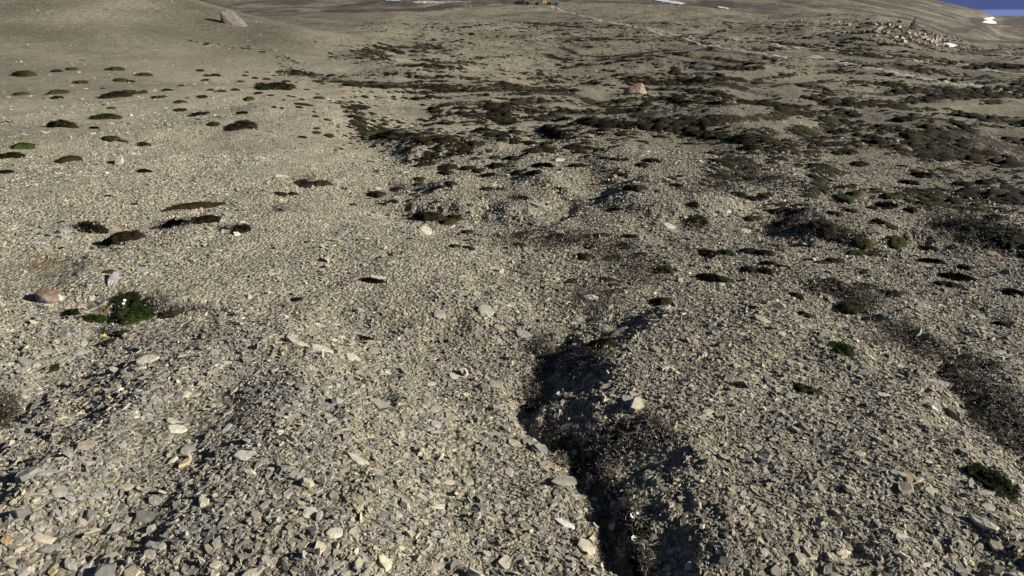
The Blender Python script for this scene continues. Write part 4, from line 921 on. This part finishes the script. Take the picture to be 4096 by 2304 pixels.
for r_ in [(180,90,200,32,'olive'),(545,52,80,20,'green'),(430,65,75,20,'dark'),(885,52,125,25,'green'),(1100,92,115,27,'olive'),(620,152,92,25,'green'),(910,134,110,26,'green'),(985,144,60,14,'dark'),(155,232,95,36,'olive'),(440,226,130,32,'olive'),
 (775,190,35,20,'dark'),(330,268,25,14,'dark'),(430,268,90,16,'deep','m'),(880,250,200,40,'litter','m'),(985,215,90,30,'olive'),(1060,230,90,22,'olive'),(1085,217,50,12,'dark'),(1205,257,98,32,'olive'),(1360,293,90,27,'olive'),(1370,172,50,16,'dark'),
 (1525,258,80,24,'dark'),(1415,265,30,10,'dark'),(1590,203,62,25,'brown'),(1672,212,82,30,'olive'),(1780,203,68,24,'dark'),(1550,125,60,33,'dark'),(1630,95,76,22,'dark'),(1565,98,60,18,'dark'),(1510,58,62,22,'dark'),(1810,137,56,28,'dark'),
 (1860,68,36,20,'dark'),(1850,95,46,22,'dark'),(1925,112,52,26,'dark'),(2010,122,62,22,'dark'),(2160,140,62,22,'dark'),(2235,148,28,10,'dark'),(2078,180,280,56,'deep','m'),(2310,200,52,18,'dark'),(1950,228,66,24,'dark'),(2040,245,50,20,'dark'),
 (2140,280,36,18,'dark'),(2180,250,40,16,'dark'),(2217,258,40,14,'dark'),(2280,275,50,24,'dark'),(2395,235,30,14,'dark'),(2405,262,100,28,'olive'),(1880,272,92,42,'green'),(1360,355,92,36,'green','m'),(1260,207,80,16,'deep','m'),(1490,425,42,18,'green'),
 (1830,370,110,42,'deep','m',20),(840,342,62,20,'brown'),(780,315,26,16,'deep'),(800,405,195,60,'green','m'),(470,470,255,38,'olive','c',10),(720,494,90,12,'litter','m'),(840,575,130,42,'olive'),(930,596,80,14,'olive'),(1085,615,90,40,'litter','m'),
 (180,635,150,55,'bright','c',14),(80,703,170,52,'deep','m',14),(530,718,165,72,'rust','c',14),(1090,820,100,24,'dark','m'),(50,826,110,20,'litter','m'),(1610,468,112,26,'deep'),(1830,485,215,50,'litter','m',14),(1500,385,130,44,'litter','m'),(1640,405,42,20,'dark'),
 (2390,493,56,28,'brown'),(2390,527,76,30,'olive','c',14),(2485,550,78,34,'olive'),(2285,550,76,44,'deep','m',25),(2068,335,50,22,'dark'),(2125,343,40,16,'dark'),(2260,335,66,24,'dark'),(2370,370,40,16,'deep'),(2385,408,60,14,'deep'),(2470,427,62,30,'deep'),(2290,318,150,14,'dark'),
 (2440,905,160,70,'brown'),(2300,912,170,62,'litter','m'),(2120,982,110,60,'brown'),(2215,984,96,56,'brown'),(2110,1100,80,44,'litter','m',30),(820,1010,50,14,'dark'),(1480,1092,430,30,'brown','c',-12),(1330,1215,290,52,'litter','m',4),(1560,1182,220,62,'brown','m'),
 (920,1330,300,62,'brown','c',-18),(770,1385,90,40,'bright','c',-18),(700,1250,230,80,'litter','m',24),(1830,1255,160,52,'deep','m'),(1700,1250,70,26,'litter','m')]: z6(*r_)
for r_ in [(640,760,145,55,'brown','c',8),(810,792,160,52,'brown','c',10),(790,832,150,40,'olive'),(585,872,112,58,'olive'),(580,912,104,50,'olive'),(830,905,110,76,'olive'),(755,935,80,40,'deep'),(270,985,160,78,'brown'),(90,1065,62,36,'brown'),(20,950,62,30,'brown'),(420,945,120,70,'litter','m'),
 (960,798,150,42,'brown'),(1030,815,110,40,'brown'),(1170,780,185,46,'dark'),(1330,826,120,40,'dark'),(1440,836,160,26,'dark'),(1110,852,120,34,'litter','m'),(1105,945,120,56,'brown'),(1200,945,100,52,'rust'),(1350,1000,140,80,'dark','m',30),(650,1155,300,100,'brown','c',17),(800,1200,140,70,'rust','c',14),(860,1155,150,80,'green','c',30),
 (950,1265,112,72,'rust'),(1360,1290,150,82,'olive'),(1350,1360,112,82,'brown'),(950,1335,62,32,'green'),(960,1398,100,38,'dark'),(855,1385,112,32,'olive'),(2020,897,116,56,'dark'),(2220,955,200,48,'brown'),(2380,966,70,36,'olive'),(2270,772,110,42,'dark'),(2060,728,92,32,'dark'),(2140,730,72,32,'dark'),
 (2340,740,145,36,'dark','c',12),(2460,897,72,30,'green'),(2530,920,100,58,'litter','m'),(1810,677,110,36,'brown','c',14),(1740,640,110,24,'dark','m'),(1420,655,120,40,'deep','m'),(200,535,160,50,'green'),(270,510,110,48,'green'),(640,592,96,66,'rust'),(370,546,220,24,'deep'),(550,545,150,26,'olive'),(800,590,250,28,'olive','c',7),(150,475,84,50,'deep'),
 (245,436,50,36,'dark'),(1000,620,112,32,'brown'),(1105,577,60,18,'brown'),(1215,575,84,50,'dark'),(1310,592,112,52,'dark'),(1530,612,125,36,'dark'),(1420,605,130,40,'litter','m'),(730,647,64,30,'dark'),(900,690,80,32,'dark'),(975,682,60,30,'dark'),(1040,682,60,30,'dark'),(1110,662,72,48,'olive'),(1165,715,110,42,'olive'),
 (1270,712,104,52,'dark'),(1010,725,84,28,'brown'),(650,470,80,26,'dark'),(780,458,124,26,'deep'),(890,530,60,20,'dark'),(1060,503,130,42,'deep','m',14),(2120,540,82,38,'dark'),(2205,537,62,32,'olive'),(1980,542,62,20,'dark'),(1880,525,80,22,'dark','c',12),(1520,775,185,30,'dark'),(1780,780,165,26,'dark'),(1960,1000,90,60,'litter','m'),(2060,1075,110,110,'litter','m',30),
 (700,345,120,24,'deep'),(900,345,140,24,'dark'),(1120,325,120,24,'dark'),(1240,395,100,24,'dark'),(1430,360,120,20,'dark'),(1700,420,120,30,'deep','c',20),(1740,460,100,24,'olive','c',14),(1500,435,110,24,'dark','c',12),(1640,480,80,20,'dark','c',14),(1650,345,50,24,'dark')]: z7(*r_)
for r_ in [(420,1000,132,42,'dark'),(540,1030,120,32,'dark','c',14),(630,1000,122,60,'olive','c',14),(530,1175,132,62,'olive','c',14),(80,1078,92,44,'dark','m'),(110,1180,170,90,'olive','m',14),(1210,1010,160,62,'green'),(1290,995,112,42,'olive'),(1230,1047,112,36,'deep'),(1570,1010,142,42,'olive'),(1700,1040,92,26,'deep'),
 (1820,1055,134,52,'olive','c',10),(1540,1075,152,48,'dark','m'),(1720,1115,104,42,'deep'),(1430,1090,82,46,'dark'),(1260,1115,112,42,'brown'),(1155,1145,132,36,'olive'),(1490,1185,120,84,'deep','c',30),(1580,1240,84,42,'deep','c',25),(1600,1358,144,82,'olive'),(1350,1380,152,52,'olive'),(2110,1100,104,42,'dark'),(720,1385,84,30,'olive'),
 (1060,1275,200,90,'brown'),(760,1190,150,110,'dark','m'),(2240,1270,200,130,'deep'),(2440,1340,150,160,'deep'),(2350,1170,130,60,'deep'),(1920,1180,120,90,'dark'),(1000,610,110,36,'dark'),(1000,870,130,40,'dark'),(1000,775,110,40,'dark'),(1800,850,140,40,'olive','m'),(2100,920,130,40,'dark'),(2290,905,120,32,'deep'),(1250,680,120,34,'dark'),(1660,435,150,30,'deep'),(2130,500,140,36,'deep'),
 (250,310,160,22,'dark'),(70,300,100,18,'dark'),(400,580,150,50,'dark','m'),(100,545,150,36,'dark'),(240,565,90,28,'dark'),(150,490,90,34,'dark'),(1330,770,130,30,'dark'),(1700,905,130,40,'dark'),(500,640,120,50,'litter','m')]: z8(*r_)
for r_ in [(215,405,270,58,'olive','c',8),(345,425,110,48,'bright','c',14),(195,215,150,70,'dark','m'),(320,205,145,60,'green'),(500,195,160,52,'dark'),(620,208,150,46,'brown','c',10),(490,335,150,56,'olive','c',10),(630,347,132,42,'olive'),(1360,155,140,50,'olive'),(1320,213,190,44,'green'),(1430,217,104,40,'brown'),(1610,132,145,72,'green'),
 (1860,178,122,30,'brown'),(1990,197,64,26,'brown'),(1150,268,160,48,'brown'),(1050,280,120,32,'brown'),(950,262,90,26,'dark'),(650,288,130,34,'dark','c',12),(760,312,110,28,'brown','c',10),(1870,275,170,28,'dark','c',8),(2140,325,110,32,'deep','c',10),(2060,397,220,52,'deep','m',16),(2000,450,190,46,'brown','c',14),(1130,478,180,84,'rust','m'),(1240,500,120,60,'rust','m'),
 (1370,458,170,76,'deep'),(1560,520,170,54,'dark','c',12),(1270,612,210,140,'olive'),(920,672,145,56,'green','c',20),(1180,932,190,88,'bright','m'),(1740,845,190,110,'deep','m'),(1850,880,110,70,'deep','m'),(2080,1080,190,110,'deep'),(2190,1070,110,90,'olive'),(2290,1070,120,90,'deep'),(920,1235,190,84,'green','c',46),(2430,752,145,54,'dark','c',20),(850,528,110,46,'dark'),(900,560,50,30,'brown'),
 (2480,500,140,60,'litter','m',30),(700,155,112,28,'olive'),(2010,1145,160,40,'deep','m',24),(2240,1350,100,50,'olive','m'),(2120,1240,120,60,'deep','m')]: y3(*r_)
for r_ in [(1620,88,150,60,'brown','m'),(1840,240,155,60,'olive'),(2060,245,160,66,'deep'),(2215,235,110,50,'olive'),(2440,165,62,42,'olive'),(1960,75,154,44,'brown'),(2175,87,144,32,'dark'),(2130,307,72,36,'olive'),(2420,332,192,70,'olive'),(1750,422,124,56,'olive'),(2000,412,112,42,'bright','m'),(2010,507,104,48,'olive'),(2410,578,200,84,'brown'),
 (2340,640,64,28,'olive'),(1890,710,120,56,'bright','c',-8),(1985,688,84,32,'brown'),(1950,890,290,108,'olive','c',-2),(1730,895,110,56,'green'),(1540,885,54,32,'bright'),(1590,832,70,34,'olive','m'),(1735,775,60,24,'green'),(180,858,146,50,'olive','m',20),(1400,1370,134,100,'green','m'),(230,424,200,36,'dark','m',8),(2130,150,120,70,'litter','m'),(1870,150,110,70,'litter','m')]: y2(*r_)
for r_ in [(540,615,160,160,'green','m',30),(980,570,210,130,'green','m'),(1070,660,250,150,'green','m'),(720,690,170,110,'green','m',20),(900,720,170,90,'bright','m',-10),(1120,590,150,100,'olive','m'),(1290,680,180,44,'brown','c',-14),(905,815,110,36,'deep','c',-18),(390,1092,104,62,'green','m'),(815,880,110,50,'olive','m',-20),(2240,555,80,46,'dark','m'),(830,345,80,50,'rust'),(60,1310,110,60,'rust','m',-30),(40,1430,110,90,'deep','m')]: y1(*r_)
CU.append((3966, 1918, 165, 88, 'deep', 'm', 10)); CU.append((2640, 1740, 120, 60, 'dark', 'm', 30)); CU.append((2290, 1870, 90, 80, 'deep', 'm', 40)); CU.append((4085, 1760, 70, 50, 'green', 'm', 0)); CU.append((2560, 2090, 110, 130, 'litter', 'm', 70)); CU.append((2560, 2240, 110, 130, 'deep', 'm', 70))
CU.append((2480, 1730, 150, 70, 'litter', 'm', 0)); CU.append((2200, 1790, 60, 50, 'deep', 'm', 40))
def cush_label(c):
    px, py, w_, h_, t, k, a = c
    tall = h_ / w_; m = min(MARKS, key=lambda m: abs(m[0] - px) + abs(m[1] - py))
    own = {'the leafy green mat': None, 'the large olive cushion': 'large olive cushion, the broadest beside the near gully', 'the dark green bush cushion': 'dark green bushy cushion beside the oval slab near the lower right edge',
     'the steep cushion with a flower': 'steep green cushion with a small yellow flower on the gravel mound', 'the spiky green tuft': 'spiky bright green tuft alone on the right gravel mound', 'the tall brown-green cushion': 'tall brown-green cushion below the rusty dead mat',
     'the long yellow-olive cushion': 'long yellow-olive cushion with a white stone at its edge', 'the long dark brown cushion': 'long dark brown cushion, the biggest in the middle left', 'the brown cushion with a pale cap': 'rusty brown dome with a pale cap on the left slope',
     'the bright green cushion': 'bright green cushion at the left edge of the pale slope', 'the wide green moss patch': 'wide green moss patch on the left slope', 'the long olive moss strip': 'long thin olive moss strip on the left slope', 'the big flat green patch': 'big flat dark green patch on the left slope by the hollow',
     'the domed olive cushion': 'domed olive cushion', 'the dome with a white flower': 'round dark dome with a white fleck standing alone in the middle gravel', 'the yellow-green tuft': 'low yellow-green tuft in the middle of the near gravel lobe'}.get(m[2])
    if own and abs(m[0] - px) + abs(m[1] - py) < 14 and own not in USED: USED.add(own); return own
    sz = 'tiny' if w_ < 28 else 'small' if w_ < 50 else 'medium' if w_ < 80 else 'large'
    shp = ('long ' if tall < .24 else 'flat ' if tall < .36 and k == 'c' else 'tall ' if tall > .62 and k == 'c' else '')
    noun = 'moss cushion' if k == 'c' else ('leafy mat' if t in ('green', 'bright', 'deep') else 'dead plant mat')
    return unique(sz + ' ' + shp + CW[t] + ' ' + noun, px, py)
arr = np.array([(c[0], c[1] + c[3] * .42) for c in CU]); cx, cy, cz, cok = pt(arr[:, 0], arr[:, 1])
a2 = np.array([(c[0] + 8 * cos(radians(c[6])), c[1] + c[3] * .42 + 8 * sin(radians(c[6]))) for c in CU]); dx2, dy2, _, _ = pt(a2[:, 0], a2[:, 1])
cn = normal(cx, cy, .08); CPOS = []
for i, c in enumerate(CU):
    px, py, w_, h_, t, k, a = c
    d = sqrt(cx[i] ** 2 + cy[i] ** 2 + (CAMZ - cz[i]) ** 2); dep = max(.06, math.asin(min(1, (CAMZ - cz[i]) / d))); W_ = w_ * d / F
    W_ *= .86 if px > 1340 or py > 860 else .80; hh = W_ * (.20 if k == 'c' else .17); depth = (h_ * d / F - .8 * hh * cos(dep)) / sin(dep)
    depth = max(W_ * .30, min(W_ * 1.15, depth)); hh = min(hh, h_ * d / F / cos(dep) * .95)
    if abs(a) > 15: depth = min(depth, W_ * .6)
    yaw = atan2(dy2[i] - cy[i], dx2[i] - cx[i]); L_ = hyp = 1.0
    if k == 'c': me = random.choice(LO if w_ < 45 else MID if w_ < 115 else BIG)
    else: me = random.choice(LO if w_ < 32 else LEAF)
    o = bpy.data.objects.new('moss_cushion' if k == 'c' else 'plant_mat', me); C.objects.link(o)
    yaw_ = max(-.9, min(.9, yaw * (.55 if d > 5 else 1.0))); up = Vector(cn[i]); q = up.to_track_quat('Z', 'Y')
    f = np.array([cx[i], cy[i]]) / max(1e-6, math.hypot(cx[i], cy[i])) * depth * .42
    o.location = (cx[i] + f[0], cy[i] + f[1], float(Hg(np.array([cx[i] + f[0]]), np.array([cy[i] + f[1]]))[0]) - .12 * hh)
    R_ = (Matrix.Identity(3) if False else q.to_matrix()); X_ = Vector((cos(yaw_ - math.atan2(cx[i], cy[i]) * .0), sin(yaw_), 0)); X_ = (X_ - up * X_.dot(up)).normalized(); Y_ = up.cross(X_)
    R_ = Matrix((X_, Y_, up)).transposed(); o.rotation_euler = R_.to_euler(); o.scale = (W_ * (1.04 if random.random() < .5 else -1.04), depth * 1.04, hh)
    kk = random.uniform(.8, 1.25); o.color = tuple(v * kk for v in CT[t]) + (1,)
    grp = ('moss cushions' if k == 'c' else 'mats of plants') + (' on the pale left slope' if px < 1340 and py < 860 else ' in the near gravel' if py > 1100 else ' across the middle ground')
    tag(o, cush_label(c), 'cushion' if k == 'c' else 'plant mat', grp); CPOS.append((o, c))
print('cushions', len(CU))

# the rest of the cushions, too many to count
def moss_mass():
    n = 240000; px = rng.uniform(-500, 4600, n); py = 90 + (1180 - 90) * rng.random(n) ** 1.45
    x, y, ok = cast(px, py, Hg); z = Hg(x, y); r = np.hypot(x, y); v = veg(x, y, z)
    cl = fbm(x * 0.9, y * 1.3, 55, 3)
    p = v ** 1.1 * (.60 + 1.8 * cl) * np.where(py < 620, .95, .50); k = ok & (rng.random(n) < p) & (r > 4) & (r < 130)
    x, y, z, r, px, py, v = x[k], y[k], z[k], r[k], px[k], py[k], v[k]; n = len(x); print('mass', n)
    wpx = np.exp(rng.normal(2.30, .52, n)) * (1 + .8 * v) * np.clip(py / 420, .55, 1.35); W_ = np.minimum(wpx * r / F, .34 + .35 * sst((r - 30) / 40)); W_ = np.maximum(W_, .05)
    D = W_ * rng.uniform(.22, .60, n) * np.clip(1 + r / 40, 1, 2.0); Hh = np.minimum(W_ * rng.uniform(.08, .19, n), .06)
    S = 9; rg = [(1.0, -.12), (.78, .55), (.42, .92)]
    a = np.arange(S) / S * 2 * pi; nv = S * 3 + 1
    P = np.empty((n, nv, 3)); yaw = rng.normal(0.05, .22, n); cyw, syw = np.cos(yaw), np.sin(yaw)
    for q, (rr_, h_) in enumerate(rg):
        j = rng.uniform(.74, 1.26, (n, S)); lx = np.cos(a) * rr_ * j * .5 * W_[:, None]; ly = np.sin(a) * rr_ * j * .5 * D[:, None]
        P[:, q * S:(q + 1) * S, 0] = lx * cyw[:, None] - ly * syw[:, None]; P[:, q * S:(q + 1) * S, 1] = lx * syw[:, None] + ly * cyw[:, None]
        P[:, q * S:(q + 1) * S, 2] = Hh[:, None] * h_ * rng.uniform(.75, 1.25, (n, S))
    P[:, -1] = 0; P[:, -1, 2] = Hh
    g = normal(x, y, .1); P[..., 2] += -(g[:, :1] * P[..., 0] + g[:, 1:2] * P[..., 1]) / g[:, 2:3]
    P += np.stack([x, y, z], 1)[:, None]
    lp, st = [], []
    for q in range(2):
        for j in range(S): st.append(len(lp)); lp += [q * S + j, q * S + (j + 1) % S, (q + 1) * S + (j + 1) % S, (q + 1) * S + j]
    for j in range(S): st.append(len(lp)); lp += [2 * S + j, 2 * S + (j + 1) % S, nv - 1]
    lp, st = np.array(lp), np.array(st)
    loops = (lp[None] + (np.arange(n) * nv)[:, None]).ravel(); starts = (st[None] + (np.arange(n) * len(lp))[:, None]).ravel()
    T = np.array([CT['dark'], CT['olive'], CT['brown'], CT['deep'], (.05, .045, .035)]); c = T[rng.choice(5, n, p=[.52, .16, .14, .12, .06])] * rng.uniform(.55, 1.1, (n, 1))
    me = mesh_np('moss', P.reshape(-1, 3), loops, starts, M['mossv'], np.repeat(c, len(st), axis=0), smooth=True)
    tag(link('moss', me), 'small dark moss and cushion plants spread over the far slopes', None, None, 'stuff')
moss_mass()

# ------------------------------------------------------------------ dead leaves, twigs and lichen curls
LZ = [(2440, 1790, 110, 90, .8, .55), (2600, 1730, 110, 60, 1.0, .60), (2530, 2080, 45, 120, .7, .3), (2560, 2250, 45, 90, .7, .3), (2280, 1840, 60, 60, .9, .25), (2380, 1900, 70, 60, .8, .2), 
      (2290, 1450, 110, 60, .9, .35), (2190, 1400, 70, 70, .9, .2), (2400, 1430, 60, 40, .8, .5), (1090, 1225, 0, 0, 0, 0), (650, 1210, 60, 50, 1.0, .75), (690, 1235, 70, 22, 1.0, .8), (780, 1240, 110, 14, .9, .6), (460, 1320, 60, 20, .9, .8), (480, 1230, 30, 20, .6, .6),
      (375, 915, 62, 26, 1.0, .65), (700, 895, 90, 20, 1.0, .55), (560, 935, 50, 14, .8, .5), (920, 915, 50, 16, .9, .5), (1230, 722, 60, 26, .9, .4), (1120, 834, 44, 22, .9, .5), (2080, 960, 120, 44, .8, .35), (2280, 960, 150, 50, .9, .30), (2450, 1020, 130, 60, .9, .30), (2560, 1090, 100, 60, .9, .30),
      (2380, 1200, 120, 70, .9, .25), (3340, 1160, 110, 34, .9, .4), (3470, 1200, 90, 44, .9, .4), (3600, 1340, 110, 60, .9, .35), (3720, 1400, 90, 50, .9, .35), (3880, 1520, 110, 70, 1.0, .4), (4000, 1620, 110, 80, 1.0, .4), (4060, 1720, 80, 80, 1.0, .35), (3180, 900, 90, 50, .9, .25), (3340, 930, 100, 40, .9, .3),
      (3800, 900, 120, 60, .9, .3), (3960, 930, 120, 60, .9, .3), (3100, 1000, 60, 20, .4, .3), (40, 1640, 60, 70, .9, .2), (2070, 790, 60, 30, .8, .4), (1600, 755, 50, 24, .8, .3), (2420, 740, 40, 30, .6, .3), (2800, 900, 60, 30, .6, .3), (2830, 750, 120, 40, .8, .3), (3030, 700, 140, 40, .7, .3), (1180, 1490, 0, 0, 0, 0), (2150, 1600, 50, 130, .55, .2), (2230, 1760, 40, 60, .8, .2)]
def litter():
    tw = []; fl_ = []
    for cx_, cy_, rx, ry, de, wf in LZ:
        if de == 0: continue
        area = rx * ry; n = int(area * .42 * de); nt_ = int(area * .075 * de)
        q = rng.normal(0, .48, (n, 2)); fl_.append(np.stack([cx_ + q[:, 0] * rx, cy_ + q[:, 1] * ry, np.full(n, wf)], 1))
        q = rng.normal(0, .48, (nt_, 2)); tw.append(np.stack([cx_ + q[:, 0] * rx, cy_ + q[:, 1] * ry, np.full(nt_, wf)], 1))
    A = np.concatenate(fl_); A = A[A[:, 1] < 2500]; x, y, ok = cast(A[:, 0], A[:, 1], Hg); z = Hg(x, y); r = np.sqrt(x * x + y * y + 2); n = len(x); print('litter', n)
    l = np.exp(rng.normal(0, .35, n)) * np.maximum(.010, 6.5 * r / F); d = rng.normal(0, 1, (n, 3)); d[:, 2] = np.abs(d[:, 2]) * .8; d /= np.linalg.norm(d, axis=1, keepdims=True)
    s = np.cross(d, rng.normal(0, 1, (n, 3))); s /= np.linalg.norm(s, axis=1, keepdims=True); hgt = rng.random(n) ** 1.5 * np.maximum(.028, 10 * r / F * .5)
    c = np.stack([x, y, z + hgt], 1); w_ = (l * rng.uniform(.18, .42, n))[:, None]; l = l[:, None]; u = np.cross(d, s)
    V = np.stack([c - d * l * .5, c + s * w_ * .5 + u * w_ * .25, c + d * l * .5 + u * l * .15, c - s * w_ * .5 + u * w_ * .25], 1).reshape(-1, 3)
    white = rng.random(n) < A[:, 2] * .55; T = np.array([(.030, .024, .016), (.055, .042, .026), (.085, .062, .038), (.040, .045, .018)]); col = T[rng.integers(0, 4, n)]
    col[white] = np.array([.50, .48, .46]) * rng.uniform(.6, 1.25, (white.sum(), 1))
    me = mesh_np('plant_litter', V, np.arange(4 * n), np.arange(n) * 4, M['litter'], col)
    tag(link('plant_litter', me), 'dead dark leaves and whitish lichen lying among the stones', None, None, 'stuff')
    A = np.concatenate(tw); A = A[A[:, 1] < 2500]; x, y, ok = cast(A[:, 0], A[:, 1], Hg); z = Hg(x, y); n = len(x); r = np.sqrt(x * x + y * y + 2)
    S = 5; L_ = np.maximum(.03, 16 * r / F) * rng.uniform(.5, 1.6, n); rad = np.maximum(.0009, 1.3 * r / F * .5); th = rng.uniform(0, 6.28, n); cur = rng.normal(0, 2.2, n); P = np.empty((n, S, 3)); p = np.stack([x, y, z + rng.uniform(.004, .03, n)], 1); up = rng.uniform(-.2, .6, n)
    for k in range(S):
        P[:, k] = p; p = p + np.stack([np.cos(th), np.sin(th), up * (1 - k * .5)], 1) * (L_ / S)[:, None]; th = th + cur / S
    cr = np.array([(0, 1, 0), (.8, -.5, .3), (-.8, -.5, .3)]) ; V = (P[:, :, None, :] + cr[None, None] * rad[:, None, None, None]).reshape(-1, 3)
    lp = []
    for k in range(S - 1):
        for j in range(3): lp += [k * 3 + j, k * 3 + (j + 1) % 3, k * 3 + 3 + (j + 1) % 3, k * 3 + 3 + j]
    lp = np.array(lp); loops = (lp[None] + (np.arange(n) * S * 3)[:, None]).ravel(); starts = np.arange(n * (S - 1) * 3) * 4
    col = np.where((rng.random(n) < .55 * (A[:, 2] + .25))[:, None], np.array([[.52, .49, .44]]), np.array([[.10, .08, .06]])) * rng.uniform(.6, 1.2, (n, 1))
    me = mesh_np('twigs', V, loops, starts, M['litter'], np.repeat(col, (S - 1) * 3, axis=0))
    tag(link('twigs', me), 'thin bleached and dark twigs curling over the dead mats', None, None, 'stuff')
litter()

# ------------------------------------------------------------------ mountain avens in flower
pm = plain('white_petal', (.80, .78, .68), .6, .05); ym = plain('yellow_petal', (.70, .55, .06), .6, .08); cmn = plain('flower_centre', (.62, .42, .03), .7, .15); stm = plain('flower_stem', (.09, .11, .03), .8, .2)
def flower(px, py, d_px, white, label, hk=.03):
    x, y, z, _ = pt(px, py + 6); x, y, z = float(x[0]), float(y[0]), float(z[0]); dist = sqrt(x * x + y * y + (CAMZ - z) ** 2); R_ = d_px * dist / F / 2
    root = bpy.data.objects.new('flower', None); C.objects.link(root); root.location = (x, y, z); tag(root, label, 'flower', 'flowers among the cushions')
    hgt = hk; n = 8 if white else 5; to = Vector((-x, -y, CAMZ - z)).normalized() * .7 + Vector((.3, 0, .9)); rot = to.normalized().to_track_quat('Z', 'Y').to_matrix()
    for i in range(n):
        a = i / n * 2 * pi; V = []
        for (u, w_, h_) in [(.15, .05, 0), (.6, .30, .10), (.95, .24, .25), (1.05, .0, .3), (.95, -.24, .25), (.6, -.30, .10), (.15, -.05, 0)]:
            p = rot @ Vector(((u * cos(a) - w_ * sin(a)) * R_, (u * sin(a) + w_ * cos(a)) * R_, h_ * R_)); V.append((p.x, p.y, p.z + hgt))
        me = bpy.data.meshes.new('petal'); me.from_pydata(V + [(v[0], v[1], v[2] - .04 * R_) for v in V], [], [tuple(range(7)), tuple(range(13, 6, -1))] + [(k, k + 7, (k + 1) % 7 + 7, (k + 1) % 7) for k in range(7)]); me.materials.append(pm if white else ym); link('petal', me, (0, 0, 0), root)
    hull('centre', [tuple(rot @ Vector((cos(k) * .24 * R_, sin(k) * .24 * R_, (.02 + .16 * (k % 2)) * R_))) for k in range(12)], cmn, (0, 0, hgt), 0, 0, 0, root)
    hull('stem', [(sx_ * .04 * R_, sy_ * .04 * R_, zz) for sx_ in (-1, 1) for sy_ in (-1, 1) for zz in (-.01, hgt)], stm, (0, 0, 0), 0, 0, 0, root)
for f_ in [(2531, 2086, 24, True, 'white flower with yellow centre, uppermost beside the deep gully'), (2535, 2178, 24, True, 'white flower with yellow centre beside the deep gully, second one down'), (2532, 2288, 22, False, 'yellow flower at the bottom edge beside the gully'),
           (2529, 2056, 12, False, 'small yellow bud just above the white flowers'), (2549, 2076, 12, True, 'small pale bud right of the uppermost white flower'), (2296, 1830, 22, False, 'yellow flower above the bleached twigs at the gully head'), (504, 1215, 10, True, 'upper of two white flowers on the leafy green mat'), (499, 1228, 9, True, 'lower of two white flowers on the leafy green mat'),
           (424, 1357, 13, False, 'yellow flower at the tail of the green mat'), (3216, 1532, 16, False, 'small yellow flower on the steep green cushion'), (2621, 1186, 12, True, 'white flower on the brown cushion with white flower'), (2437, 726, 9, True, 'white speck of a flower on the round dark dome'), (1130, 808, 12, False, 'tiny yellow flower in gravel below the brown cushions')]: flower(*f_)
